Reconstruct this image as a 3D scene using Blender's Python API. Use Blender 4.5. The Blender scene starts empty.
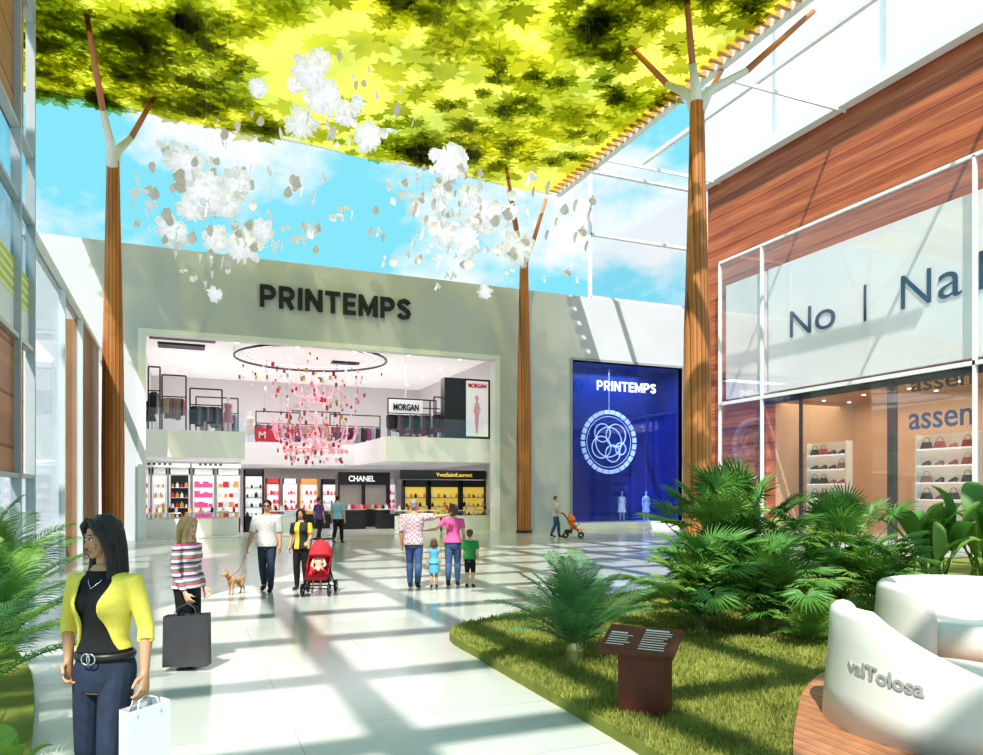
import bpy, math, random
from math import sin, cos, pi, radians, atan2, sqrt
from mathutils import Vector, Matrix, noise
R = random.Random(7)
V = Vector
C = bpy.context.scene.collection
A = radians(22.77); CA, SA = cos(A), sin(A)
CX, CY, H, F, HZ = 1.57, -32.43, 1.9, 740., 492.

def W(px, py, d):
    a = (px-491.5)/F*d
    return V((CX+SA*d+CA*a, CY+CA*d-SA*a, H+(HZ-py)/F*d))
def G(px, py, z=0.):
    return W(px, py, (H-z)*F/(py-HZ))
def YP(px, py, q):
    a = (px-491.5)/F
    return W(px, py, (q-CY)/(CA-SA*a))
def XP(px, py, x):
    a = (px-491.5)/F
    return W(px, py, (x-CX)/(SA+CA*a))

# ------------------------------------------------------------------ materials
MATS = {}
def newmat(name):
    m = bpy.data.materials.new(name); m.use_nodes = True
    nt = m.node_tree; b = nt.nodes['Principled BSDF']
    return m, nt, b
def mat(name, col, rough=.6, metal=0., emit=0., var=.12, scale=6., trans=0., bump=0., clear=0.):
    if name in MATS: return MATS[name]
    m, nt, b = newmat(name)
    b.inputs['Roughness'].default_value = rough
    b.inputs['Metallic'].default_value = metal
    tc = nt.nodes.new('ShaderNodeTexCoord'); n = nt.nodes.new('ShaderNodeTexNoise')
    n.inputs['Scale'].default_value = scale; n.inputs['Detail'].default_value = 4
    nt.links.new(tc.outputs['Object'], n.inputs['Vector'])
    r = nt.nodes.new('ShaderNodeMix'); r.data_type = 'RGBA'
    r.inputs[6].default_value = tuple(max(0, c*(1-var)) for c in col)+(1,)
    r.inputs[7].default_value = tuple(min(1, c*(1+var)) for c in col)+(1,)
    nt.links.new(n.outputs['Fac'], r.inputs[0])
    nt.links.new(r.outputs[2], b.inputs['Base Color'])
    if emit:
        nt.links.new(r.outputs[2], b.inputs['Emission Color']); b.inputs['Emission Strength'].default_value = emit
    if bump:
        bp = nt.nodes.new('ShaderNodeBump'); bp.inputs['Strength'].default_value = bump
        nt.links.new(n.outputs['Fac'], bp.inputs['Height']); nt.links.new(bp.outputs[0], b.inputs['Normal'])
    out = b
    if trans:
        t = nt.nodes.new('ShaderNodeBsdfTranslucent'); mx = nt.nodes.new('ShaderNodeMixShader')
        nt.links.new(r.outputs[2], t.inputs['Color']); mx.inputs[0].default_value = trans
        nt.links.new(b.outputs[0], mx.inputs[1]); nt.links.new(t.outputs[0], mx.inputs[2]); out = mx
    if clear:
        t = nt.nodes.new('ShaderNodeBsdfTransparent'); mx = nt.nodes.new('ShaderNodeMixShader'); mx.inputs[0].default_value = clear
        nt.links.new(out.outputs[0], mx.inputs[1]); nt.links.new(t.outputs[0], mx.inputs[2]); out = mx
    nt.links.new(out.outputs[0], nt.nodes['Material Output'].inputs['Surface'])
    MATS[name] = m
    return m
def glassmat(name, tint=(.95, .98, 1), refl=.06, diff=0., fres=.3):
    if name in MATS: return MATS[name]
    m, nt, b = newmat(name)
    t = nt.nodes.new('ShaderNodeBsdfTransparent'); t.inputs[0].default_value = tint+(1,)
    g = nt.nodes.new('ShaderNodeBsdfGlossy'); g.inputs['Roughness'].default_value = .03
    fr = nt.nodes.new('ShaderNodeLayerWeight'); fr.inputs[0].default_value = .25
    ml = nt.nodes.new('ShaderNodeMath'); ml.operation = 'MULTIPLY_ADD'; ml.inputs[1].default_value = fres; ml.inputs[2].default_value = refl*.6
    nt.links.new(fr.outputs['Fresnel'], ml.inputs[0])
    mx = nt.nodes.new('ShaderNodeMixShader')
    nt.links.new(ml.outputs[0], mx.inputs[0]); nt.links.new(t.outputs[0], mx.inputs[1]); nt.links.new(g.outputs[0], mx.inputs[2])
    out = mx
    if diff:
        d = nt.nodes.new('ShaderNodeBsdfDiffuse'); d.inputs[0].default_value = (.85, .9, .93, 1)
        m2 = nt.nodes.new('ShaderNodeMixShader'); m2.inputs[0].default_value = diff
        nt.links.new(mx.outputs[0], m2.inputs[1]); nt.links.new(d.outputs[0], m2.inputs[2]); out = m2
    nt.links.new(out.outputs[0], nt.nodes['Material Output'].inputs['Surface'])
    MATS[name] = m
    return m
def bandmat(name, cols, axis='Z', scale=1., rough=.6, bump=0., noise_amt=0., sharp=True):
    if name in MATS: return MATS[name]
    m, nt, b = newmat(name); b.inputs['Roughness'].default_value = rough
    tc = nt.nodes.new('ShaderNodeTexCoord'); s = nt.nodes.new('ShaderNodeSeparateXYZ')
    nt.links.new(tc.outputs['Object'], s.inputs[0])
    mu = nt.nodes.new('ShaderNodeMath'); mu.operation = 'MULTIPLY'; mu.inputs[1].default_value = scale
    nt.links.new(s.outputs[axis], mu.inputs[0])
    fr = nt.nodes.new('ShaderNodeMath'); fr.operation = 'FRACT'; nt.links.new(mu.outputs[0], fr.inputs[0])
    cr = nt.nodes.new('ShaderNodeValToRGB'); cr.color_ramp.interpolation = 'CONSTANT' if sharp else 'LINEAR'
    el = cr.color_ramp.elements
    while len(el) < len(cols): el.new(.5)
    for i, c in enumerate(cols): el[i].position = c[0]; el[i].color = c[1]+(1,)
    nt.links.new(fr.outputs[0], cr.inputs[0])
    n = nt.nodes.new('ShaderNodeTexNoise'); n.inputs['Scale'].default_value = 1.2; n.inputs['Detail'].default_value = 6
    mp = nt.nodes.new('ShaderNodeMapping')
    mp.inputs['Scale'].default_value = {'Z': (1, .3, 5), 'X': (5, 5, .4), 'Y': (1, 5, 1)}[axis]
    nt.links.new(tc.outputs['Object'], mp.inputs[0]); nt.links.new(mp.outputs[0], n.inputs['Vector'])
    mx = nt.nodes.new('ShaderNodeMix'); mx.data_type = 'RGBA'; mx.blend_type = 'MULTIPLY'; mx.inputs[0].default_value = noise_amt
    r2 = nt.nodes.new('ShaderNodeValToRGB'); r2.color_ramp.elements[0].position = .35; r2.color_ramp.elements[1].position = .65
    r2.color_ramp.elements[0].color = (.35, .3, .28, 1)
    nt.links.new(n.outputs['Fac'], r2.inputs[0])
    nt.links.new(cr.outputs[0], mx.inputs[6]); nt.links.new(r2.outputs[0], mx.inputs[7])
    nt.links.new(mx.outputs[2], b.inputs['Base Color'])
    MATS[name] = m
    return m

WHITE = mat('white_paint', (.86, .87, .88), .5, var=.03)
STEEL = mat('white_steel', (.85, .87, .88), .35, var=.03)
GREY = mat('facade_grey', (.58, .60, .66), .6, var=.1, scale=.35)
BLACK = mat('black_paint', (.02, .02, .022), .4)
DARK = mat('dark_metal', (.06, .06, .065), .35, .5)
CHROME = mat('chrome', (.75, .75, .77), .2, 1.)
LAMP = mat('lamp_glow', (1, .97, .9), .5, emit=4.)
GLOWW = mat('white_glow_panel', (.9, .9, .91), .5, emit=.45, var=.02)
GLASS = glassmat('clear_glass')
WOODV = bandmat('trunk_slats', [(0, (.50, .20, .06)), (.45, (.58, .25, .08)), (.85, (.20, .07, .02))], 'X', 9, .5, noise_amt=.4)
WOODH = bandmat('red_planks_shadow_streaks', [(0, (.58, .17, .07)), (.3, (.64, .21, .09)), (.62, (.52, .14, .06)), (.95, (.22, .05, .025))], 'Z', 1.15, .5, noise_amt=.6)  # strong noise darkening paints shadow streaks over the planks
DECKM = bandmat('deck_boards', [(0, (.45, .2, .1)), (.5, (.5, .23, .12)), (.93, (.12, .05, .03))], 'X', 9, .5, noise_amt=.4)

# ------------------------------------------------------------------ mesh builder
class MB:
    def __init__(s): s.v = []; s.f = []
    def add(s, vs, fs):
        o = len(s.v); s.v += [tuple(v) for v in vs]; s.f += [tuple(i+o for i in f) for f in fs]; return s
    def box(s, x0, x1, y0, y1, z0, z1):
        return s.add([(x0,y0,z0),(x1,y0,z0),(x1,y1,z0),(x0,y1,z0),(x0,y0,z1),(x1,y0,z1),(x1,y1,z1),(x0,y1,z1)],
                     [(0,3,2,1),(4,5,6,7),(0,1,5,4),(1,2,6,5),(2,3,7,6),(3,0,4,7)])
    def obox(s, c, sz, M=None):
        b = MB().box(-sz[0]/2, sz[0]/2, -sz[1]/2, sz[1]/2, -sz[2]/2, sz[2]/2)
        M = M or Matrix.Identity(3)
        return s.add([M @ V(v)+V(c) for v in b.v], b.f)
    def tube(s, pts, rs, n=8, cap=True, up=(0, 0, 1)):
        pts = [V(p) for p in pts]
        if not isinstance(rs, (list,)): rs = [rs]*len(pts)
        vs = []; N = None
        for i, p in enumerate(pts):
            t = (pts[min(i+1, len(pts)-1)]-pts[max(i-1, 0)])
            t = t.normalized() if t.length > 1e-9 else V((0, 0, 1))
            if N is None:
                u = V(up)
                if abs(t.dot(u)) > .9: u = V((0, 1, 0)) if abs(t.y) < .9 else V((1, 0, 0))
                N = (u-t*u.dot(t)).normalized()
            else:
                N = (N-t*N.dot(t)).normalized()
            B = t.cross(N); r = rs[i]; ra, rb = (r if isinstance(r, tuple) else (r, r))
            for k in range(n):
                a = 2*pi*k/n; vs.append(p+N*cos(a)*ra+B*sin(a)*rb)
        fs = [(i*n+k, i*n+(k+1) % n, (i+1)*n+(k+1) % n, (i+1)*n+k) for i in range(len(pts)-1) for k in range(n)]
        if cap: fs += [tuple(range(n))[::-1], tuple((len(pts)-1)*n+k for k in range(n))]
        return s.add(vs, fs)
    def ell(s, c, r, n=12, m=8, M=None):
        if not isinstance(r, tuple): r = (r, r, r)
        M = M or Matrix.Identity(3); c = V(c)
        vs = [c+M @ V((0, 0, -r[2]))]
        for j in range(1, m):
            ph = -pi/2+pi*j/m
            for k in range(n):
                a = 2*pi*k/n; vs.append(c+M @ V((r[0]*cos(ph)*cos(a), r[1]*cos(ph)*sin(a), r[2]*sin(ph))))
        vs.append(c+M @ V((0, 0, r[2]))); L = len(vs)-1
        fs = [(0, 1+(k+1) % n, 1+k) for k in range(n)]
        for j in range(m-2):
            fs += [(1+j*n+k, 1+j*n+(k+1) % n, 1+(j+1)*n+(k+1) % n, 1+(j+1)*n+k) for k in range(n)]
        fs += [(L, 1+(m-2)*n+k, 1+(m-2)*n+(k+1) % n) for k in range(n)]
        return s.add(vs, fs)
    def lathe(s, prof, n=16, c=(0, 0, 0)):
        vs = [(c[0]+r*cos(2*pi*k/n), c[1]+r*sin(2*pi*k/n), c[2]+z) for r, z in prof for k in range(n)]
        fs = [(i*n+k, i*n+(k+1) % n, (i+1)*n+(k+1) % n, (i+1)*n+k) for i in range(len(prof)-1) for k in range(n)]
        fs += [tuple(range(n))[::-1], tuple((len(prof)-1)*n+k for k in range(n))]
        return s.add(vs, fs)
    def torus(s, c, R0, r, n=32, m=6, ax='z'):
        vs = []
        for i in range(n):
            a = 2*pi*i/n
            for j in range(m):
                b = 2*pi*j/m; q = R0+r*cos(b); x, y, z = q*cos(a), q*sin(a), r*sin(b)
                if ax == 'y': x, y, z = x, z, y
                if ax == 'x': x, y, z = z, x, y
                vs.append((c[0]+x, c[1]+y, c[2]+z))
        return s.add(vs, [(i*m+j, ((i+1) % n)*m+j, ((i+1) % n)*m+(j+1) % m, i*m+(j+1) % m) for i in range(n) for j in range(m)])
    def prism(s, poly, z0, z1):
        n = len(poly); vs = [(p[0], p[1], z0) for p in poly]+[(p[0], p[1], z1) for p in poly]
        return s.add(vs, [tuple(range(n))[::-1], tuple(range(n, 2*n))]+[(i, (i+1) % n, n+(i+1) % n, n+i) for i in range(n)])
    def ribbon(s, pts, t, y0, y1, sx=1., sz=1.):
        P = [V((p[0], p[1])) for p in pts]; L = []
        for i, p in enumerate(P):
            a = (p-P[i-1]).normalized() if i else None; b = (P[i+1]-p).normalized() if i < len(P)-1 else None
            a = a or b; b = b or a; d = (a+b).normalized(); n = V((-d.y, d.x)); k = t/max(.35, n.dot(V((-a.y, a.x))))
            L.append((p+n*k, p-n*k))
        vs = []
        for l, r in L: vs += [(l.x*sx, y0, l.y*sz), (r.x*sx, y0, r.y*sz), (l.x*sx, y1, l.y*sz), (r.x*sx, y1, r.y*sz)]
        fs = []
        for i in range(len(L)-1):
            a, b = i*4, i*4+4; fs += [(a, a+1, b+1, b), (a+2, b+2, b+3, a+3), (a, b, b+2, a+2), (a+1, a+3, b+3, b+1)]
        e = (len(L)-1)*4; fs += [(0, 2, 3, 1), (e, e+1, e+3, e+2)]
        return s.add(vs, fs)
    def mesh(s, name, m=None, smooth=False):
        me = bpy.data.meshes.new(name); me.from_pydata(s.v, [], s.f)
        if smooth: me.polygons.foreach_set('use_smooth', [True]*len(me.polygons))
        if m: me.materials.append(m)
        me.update(); return me
    def build(s, name, m, parent=None, smooth=False, loc=None, rz=0):
        return place(name, s.mesh(name, m, smooth), parent, loc, rz)
def place(name, me, parent=None, loc=None, rz=0):
    o = bpy.data.objects.new(name, me); C.objects.link(o)
    if parent: o.parent = parent
    if loc is not None: o.location = loc
    if rz: o.rotation_euler = (0, 0, rz)
    return o
def tag(o, label, cat, group=None, kind=None):
    o['label'] = label; o['category'] = cat
    if group: o['group'] = group
    if kind: o['kind'] = kind
    return o
def struct(o): o['kind'] = 'structure'; return o
def thing(name, label, cat, loc=(0, 0, 0), rz=0, group=None):
    o = bpy.data.objects.new(name, None); C.objects.link(o); o.location = loc; o.rotation_euler = (0, 0, rz)
    o.empty_display_size = .1
    return tag(o, label, cat, group)
def dup(root, loc, rz=0, label=None, group=None, scale=None):
    r = root.copy(); C.objects.link(r); r.location = loc; r.rotation_euler = (0, 0, rz)
    if scale: r.scale = (scale,)*3
    if label: r['label'] = label
    if group: r['group'] = group
    for ch in list(root.children):
        c = ch.copy(); C.objects.link(c); c.parent = r
        for g in list(ch.children):
            d = g.copy(); C.objects.link(d); d.parent = c
    return r
def vox(mb, name, m, parent, vs, it=3):
    o = bpy.data.objects.new('tmp', mb.mesh('tmp')); C.objects.link(o)
    r = o.modifiers.new('r', 'REMESH'); r.mode = 'VOXEL'; r.voxel_size = vs
    if it:
        q = o.modifiers.new('s', 'SMOOTH'); q.iterations = it; q.factor = .5
    dg = bpy.context.evaluated_depsgraph_get(); dg.update()
    me = bpy.data.meshes.new_from_object(o.evaluated_get(dg))
    old = o.data; bpy.data.objects.remove(o); bpy.data.meshes.remove(old)
    me.materials.clear(); me.materials.append(m); me.name = name
    me.polygons.foreach_set('use_smooth', [True]*len(me.polygons))
    return place(name, me, parent)
def textmesh(s, size, ext=.02, off=0., align='LEFT'):
    c = bpy.data.curves.new('t', 'FONT'); c.body = s; c.size = size; c.extrude = ext; c.offset = off; c.align_x = align
    o = bpy.data.objects.new('t', c); C.objects.link(o)
    dg = bpy.context.evaluated_depsgraph_get(); dg.update()
    me = bpy.data.meshes.new_from_object(o.evaluated_get(dg)); bpy.data.objects.remove(o); bpy.data.curves.remove(c)
    return me
def fit_text(s, w, h, m, parent, name='lettering', ext=.02, off=0., loc=(0, 0, 0), facing='y'):
    me = textmesh(s, 1., .02, off)
    xs = [v.co.x for v in me.vertices]; ys = [v.co.y for v in me.vertices]
    x0, x1, y0, y1 = min(xs), max(xs), min(ys), max(ys)
    for v in me.vertices:
        x = (v.co.x-x0)/(x1-x0)*w; z = (v.co.y-y0)/(y1-y0)*h; n = v.co.z/.02*ext
        v.co = (x, -n, z) if facing == 'y' else (-n, -x, z)
    me.materials.clear(); me.materials.append(m)
    o = place(name, me, parent, loc); return o
def arc(cx, cz, r, a0, a1, n=8): return [(cx+r*cos(radians(a0+(a1-a0)*i/n)), cz+r*sin(radians(a0+(a1-a0)*i/n))) for i in range(n+1)]
TH = .092
bowl = [(.1, .905), (.36, .905)]+arc(.36, .67, .235, 90, -90, 12)[1:-1]+[(.36, .435), (.1, .435)]
FONT = {'P': (.68, [[(.092, 0), (.092, 1)], bowl]), 'R': (.70, [[(.092, 0), (.092, 1)], bowl, [(.34, .45), (.59, 0)]]),
        'I': (.184, [[(.092, 0), (.092, 1)]]), 'N': (.76, [[(.092, 0), (.092, 1)], [(.668, 0), (.668, 1)], [(.12, .93), (.64, .07)]]),
        'T': (.68, [[(0, .908), (.68, .908)], [(.34, 0), (.34, .95)]]), 'E': (.58, [[(.092, 0), (.092, 1)], [(.1, .908), (.58, .908)], [(.1, .5), (.54, .5)], [(.1, .092), (.58, .092)]]),
        'M': (.90, [[(.092, 0), (.092, 1)], [(.808, 0), (.808, 1)], [(.12, .9), (.45, .2), (.78, .9)]]),
        'S': (.66, [[(.57, .75), (.5, .86), (.33, .908), (.17, .86), (.1, .73), (.16, .61), (.33, .52), (.5, .42), (.565, .28), (.5, .14), (.33, .092), (.15, .14), (.08, .26)]])}
def letters(s, w, h, m, parent, ext, gap=.14):
    tot = sum(FONT[c][0] for c in s)+gap*(len(s)-1); k = w/tot; x = 0
    for i, c in enumerate(s):
        q = MB()
        for j, st in enumerate(FONT[c][1]): q.ribbon(st, TH, -ext-.002*j, 0, k, h)
        q.build('letter', m, parent, False, (x*k, 0, 0)); x += FONT[c][0]+gap

# ------------------------------------------------------------------ people
TFm = [(.46,.080,.060,.004),(.50,.097,.070,.008),(.53,.099,.072,.010),(.57,.088,.062,.006),(.62,.069,.052,0),(.66,.072,.054,0),
       (.71,.083,.060,-.004),(.745,.087,.063,-.004),(.78,.090,.056,0),(.805,.086,.046,.002),(.825,.056,.038,.004),(.85,.033,.033,.004)]
TMm = [(.46,.080,.060,.004),(.50,.092,.068,.006),(.53,.093,.068,.006),(.57,.088,.064,.002),(.62,.084,.062,0),(.66,.088,.062,0),
       (.71,.098,.066,0),(.745,.104,.068,0),(.78,.108,.062,0),(.805,.102,.050,.002),(.825,.066,.042,.004),(.85,.038,.037,.004)]
def ringat(T, z):
    z = max(T[0][0], min(T[-1][0], z))
    for a, b in zip(T, T[1:]):
        if z <= b[0]:
            f = (z-a[0])/(b[0]-a[0]); return [a[i]+(b[i]-a[i])*f for i in range(1, 4)]
    return list(T[-1][1:])
def torso(mb, T, z0, z1, inf, hem=None, n=20):
    k = max(2, int((z1-z0)/.02)+1); vs = []; zs = [z0+(z1-z0)*i/k for i in range(k+1)]
    for z in zs:
        rx, ry, yo = ringat(T, z); e = inf
        if hem and z < hem[0]: e += hem[1]*(hem[0]-z)
        for j in range(n):
            a = 2*pi*j/n; vs.append(((rx+e)*cos(a), yo+(ry+e)*sin(a), z))
    fs = [(i*n+j, i*n+(j+1) % n, (i+1)*n+(j+1) % n, (i+1)*n+j) for i in range(k) for j in range(n)]
    fs += [tuple(range(n))[::-1], tuple(k*n+j for j in range(n))]
    mb.add(vs, fs)
def shell(mb, T, z0, z1, inf, th, gap, n=32, bust=0.):
    k = int((z1-z0)/.012)+1; vs = []
    for i in range(k+1):
        z = z0+(z1-z0)*i/k; rx, ry, yo = ringat(T, z); g = gap(z)
        for e in (inf, inf-th):
            for j in range(n+1):
                a = -pi/2+g+(2*pi-2*g)*j/n; bb = bust*math.exp(-((z-.735)/.042)**2)*max(0, -sin(a))**2
                vs.append(((rx+e)*cos(a), yo+(ry+e+bb)*sin(a), z))
    N = n+1; S = 2*N; fs = []
    for i in range(k):
        for j in range(n):
            fs += [(i*S+j, i*S+j+1, (i+1)*S+j+1, (i+1)*S+j), (i*S+N+j+1, i*S+N+j, (i+1)*S+N+j, (i+1)*S+N+j+1)]
        fs += [(i*S, (i+1)*S, (i+1)*S+N, i*S+N), (i*S+N-1, i*S+S-1, (i+1)*S+S-1, (i+1)*S+N-1)]
    for j in range(n):
        fs += [(j, N+j, N+j+1, j+1), (k*S+j, k*S+j+1, k*S+N+j+1, k*S+N+j)]
    mb.add(vs, fs)
def armchain(P, s, male):
    sh = V((s*(.104 if not male else .122), .004, .797)); e = V(P['elbow'][s]); w = V(P['wrist'][s])
    pts = [V((s*.055, .004, .795)), sh, sh.lerp(e, .45), e, e.lerp(w, .3), w]
    k = 1.1 if male else .88
    return pts, [r*k for r in (.028, .031, .028, .0235, .0245, .0155)]
def legchain(P, s):
    h = V((s*.047, .004, .51)); k = V(P['knee'][s]); a = V(P['ankle'][s])
    return [V((s*.044, .004, .54)), h, h.lerp(k, .5), k, k.lerp(a, .3)+V((0, .008, 0)), k.lerp(a, .65)+V((0, .004, 0)), a], [.05, .053, .045, .034, .035, .028, .0215]
def cut(pts, rs, f, inf, flare=0.):
    n = len(pts)-1; x = f*n; i = min(int(x), n-1); fr = x-i
    p = pts[:i+1]+[pts[i].lerp(pts[i+1], fr)]; r = rs[:i+1]+[rs[i]+(rs[i+1]-rs[i])*fr]
    return p, [q+inf+flare*(j/len(r)) for j, q in enumerate(r)]
def hand(mb, w, e, s, curl, spread=1.):
    d = (w-e).normalized()
    if abs(d.y) > .75: a = V((-s, 0, 0)); a = (a-d*a.dot(d)).normalized()
    else: a = V((0, -1, 0)); a = (a-d*a.dot(d)).normalized()
    n = d.cross(a)*1.
    inward = V((-s, 0, 0)) if abs(d.y) <= .75 else V((0, 0, -1))
    if n.dot(inward) < 0: n = -n
    mb.tube([w-d*.01, w+d*.012, w+d*.035, w+d*.056], [(.014, .014), (.012, .019), (.0115, .0245), (.009, .0225)], 10, up=tuple(n))
    for i, L in enumerate((.041, .046, .043, .034)):
        o = (1.5-i)*.0135; b = w+d*.050+a*o; ang = curl; dd = (d+a*(1.5-i)*.07*spread).normalized(); pts = [b]; p = b
        for seg in (.42, .32, .26):
            q = (dd*cos(ang)+n*sin(ang)).normalized(); p = p+q*L*seg; pts.append(p); ang += curl*1.1
        mb.tube(pts, [.0062, .0058, .0054, .0042], 8)
    b = w+d*.014+a*.015
    mb.tube([b, b+(a*.8+d*.6+n*.25).normalized()*.022, b+(a*.8+d*.6+n*.25).normalized()*.022+(d*.9+a*.25+n*.4).normalized()*.026], [.0085, .0072, .0052], 8)
    return w+d*.07+n*.012

SK = {'fair': mat('skin_fair', (.72, .42, .30), .55, var=.05), 'tan': mat('skin_tan', (.55, .30, .18), .5, var=.06)}
HAIRC = {'black': mat('hair_black', (.022, .015, .012), .35, var=.4, scale=60), 'brown': mat('hair_brown', (.12, .06, .03), .4, var=.4, scale=60),
         'blonde': mat('hair_blonde', (.60, .38, .16), .45, var=.3, scale=60), 'grey': mat('hair_grey', (.3, .27, .25), .5, var=.3, scale=60)}
LIPS = mat('lips', (.5, .14, .12), .4); EYEW = mat('eye_white', (.85, .84, .82), .2); IRIS = mat('iris', (.05, .025, .015), .2)
JEANS = mat('dark_denim', (.026, .036, .070), .8, var=.6, scale=11); JEANL = mat('blue_denim', (.06, .11, .24), .8, var=.35, scale=14)
SHOEB = mat('black_leather', (.025, .022, .022), .4); SHOEW = mat('white_leather', (.75, .74, .72), .5)

def person(name, label, loc, rz, h, male=False, skin='fair', hair=('short', 'black'), pose=None, yaw=0, pitch=0, hs=1., top=None, bottom=None,
           shoes=SHOEB, near=False, group=None, curl=.45, glasses=False):
    P = {'elbow': {1: (.135, .012, .635), -1: (-.135, .012, .635)}, 'wrist': {1: (.142, -.02, .49), -1: (-.142, -.02, .49)},
         'knee': {1: (.055, -.012, .28), -1: (-.055, -.012, .28)}, 'ankle': {1: (.058, .01, .045), -1: (-.058, .01, .045)}}
    for k, v in (pose or {}).items(): P[k].update(v)
    T = TMm if male else TFm
    root = thing(name, label, 'person', loc, rz, group)
    def S(mb):
        mb.v = [(x*h, y*h, z*h) for x, y, z in mb.v]; return mb
    vs = (.0042 if near else .009) * (1 if h > 1.3 else .75)
    b = MB(); torso(b, T, .46, .85, 0)
    if not male and h > 1.4:
        for s in (1, -1): b.ell((s*.040, -.046, .735), (.034, .030, .034))
    for s in (1, -1):
        p, r = armchain(P, s, male); b.tube(p, r, 12); hand(b, p[-1], p[-3], s, curl)
        p, r = legchain(P, s); b.tube(p, r, 12, up=(0, 1, 0)); a = p[-1]; z0 = a.z-.045
        b.tube([a+V((0, .02, -.02)), a+V((0, -.02, -.018)), a+V((0, -.06, -.027-z0*.5)), a+V((s*.004, -.1, -.034-z0))], [(.022, .018), (.024, .021), (.016, .025), (.009, .02)], 10)
    b.tube([(0, .006, .81), (0, .004, .85), (0, -.004, .89)], [.036 if male else .028, .032 if male else .025, .030 if male else .025], 12)
    Mh = Matrix.Translation((0, 0, .872)) @ Matrix.Rotation(yaw, 4, 'Z') @ Matrix.Rotation(pitch, 4, 'X') @ Matrix.Scale(hs, 4) @ Matrix.Translation((0, 0, -.872))
    def HM(mb):
        mb.v = [tuple(Mh @ V(v)) for v in mb.v]; return mb
    hd = MB(); hd.ell((0, .008, .948), (.0425, .054, .050), 18, 12); hd.ell((0, -.014, .925), (.0345, .037, .044), 18, 12)
    hd.ell((0, -.022, .893), (.023, .025, .020)); hd.ell((0, -.037, .882), (.011, .010, .009))
    hd.tube([(0, -.046, .938), (0, -.053, .922), (0, -.0565, .912)], [(.004, .004), (.005, .005), (.0062, .005)], 8)
    hd.ell((0, -.043, .895), (.012, .008, .008))
    for s in (1, -1):
        hd.ell((s*.042, .006, .925), (.005, .010, .016)); hd.ell((s*.018, -.041, .914), (.012, .008, .010)); hd.ell((s*.016, -.042, .9455), (.014, .008, .005))
    HM(hd); b.add(hd.v, hd.f)
    vox(S(b), 'body', SK[skin], root, vs, 3)
    for s in (1, -1):
        e = S(HM(MB().ell((s*.0165, -.0462, .9345), (.0075, .0052, .004)))).build('eye', EYEW if near else IRIS, root, True)
        if near: S(HM(MB().ell((s*.0165, -.0498, .9345), (.0036, .003, .0036)))).build('iris', IRIS, e, True)
        if near: S(HM(MB().tube([(s*.008, -.0500, .9370), (s*.017, -.0515, .9388), (s*.026, -.0475, .9365)], [.0008, .0012, .0008], 6))).build('eyelash', IRIS, root, True)
        S(HM(MB().tube([(s*.007, -.0505, .946), (s*.017, -.0520, .9490), (s*.027, -.0475, .9465)], [.0012, .0017, .0009], 6))).build('eyebrow', HAIRC[hair[1]] if hair[1] != 'blonde' else HAIRC['brown'], root, True)
    if glasses:
        q = MB()
        for s in (1, -1): q.ell((s*.019, -.053, .934), (.015, .004, .010)); q.tube([(s*.032, -.048, .936), (s*.044, -.02, .936), (s*.047, .004, .934)], .0018, 5)
        q.tube([(-.006, -.055, .936), (.006, -.055, .936)], .002, 5)
        S(HM(q)).build('sunglasses', BLACK, root, True)
    S(HM(MB().tube([(-.0125, -.0485, .8955), (-.004, -.0525, .8972), (0, -.0525, .8962), (.004, -.0525, .8972), (.0125, -.0485, .8955)], [.001, .0034, .0032, .0034, .001], 8))).build('lips', LIPS, root, True)
    if hair[0] != 'none':
        q = MB(); q.ell((0, .013, .954), (.0475, .0565, .0515), 18, 12)
        if hair[0] in ('long', 'bob', 'tail'):
            q.ell((0, .022, .935), (.048, .048, .052))
            zl = {'long': .80, 'bob': .865, 'tail': .9}[hair[0]]
            if hair[0] != 'tail':
                q.tube([(0, .04, .95), (0, .045, .90), (0, .046, zl+.02), (0, .044, zl-.01)], [(.03, .048), (.026, .054), (.022, .052), (.008, .034)], 12, up=(0, 1, 0))
                for s in (1, -1):
                    q.tube([(s*.008, -.038, .992), (s*.032, -.040, .973), (s*.046, -.026, .94), (s*.052, -.014, .90), (s*.050, -.006, .865), (s*.056, -.010, zl+.03), (s*.048, -.022, zl)],
                           [.010, .013, .012, .013, .015, .016, .005], 10)
            else:
                q.tube([(0, .06, .96), (0, .082, .95), (0, .088, .91), (0, .078, .86)], [.014, .018, .017, .006], 10)
        else:
            q.ell((0, .03, .925), (.041, .034, .036))
            for s in (1, -1): q.ell((s*.041, .003, .945), (.006, .014, .02))
        if near:
            for k in range(26):
                an = radians(-30+240*k/25); cx_, cy_ = cos(an), sin(an)
                q.tube([(cx_*.02, .012+cy_*.024, 1.003), (cx_*.042, .013+cy_*.05, .975), (cx_*.0495, .014+cy_*.055, .94), (cx_*.053+.004*sin(k*2.3), .012+cy_*.05, .90), (cx_*.057, .010+cy_*.046+.005*sin(k*1.7), .86), (cx_*.060+.006*sin(k*3.1), .006+cy_*.042, .825), (cx_*.054, .002+cy_*.038, .795-.010*(k % 3))],
                       [.003, .0045, .005, .0055, .006, .0055, .002], 6)
        S(HM(q)); vox(q, 'hair', HAIRC[hair[1]], root, vs*(.8 if near else 1.1), 1 if near else 2)
    cv = vs*1.35
    if bottom:
        m, kind, lf = bottom; q = MB()
        if kind == 'skirt':
            torso(q, T, .46, .60, .006)
            q.tube([(0, .006, .50), (0, .006, .42), (0, .006, lf)], [(.106, .078), (.112, .09), (.12, .1)], 20, up=(1, 0, 0))
        else:
            torso(q, T, .465, .575, .005)
            for s in (1, -1):
                p, r = legchain(P, s); p, r = cut(p, r, lf, .005, .006 if male else .002); q.tube(p, r, 14, up=(0, 1, 0))
        vox(S(q), {'skirt': 'skirt', 'shorts': 'shorts'}.get(kind, 'trousers'), m, root, cv, 3)
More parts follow.
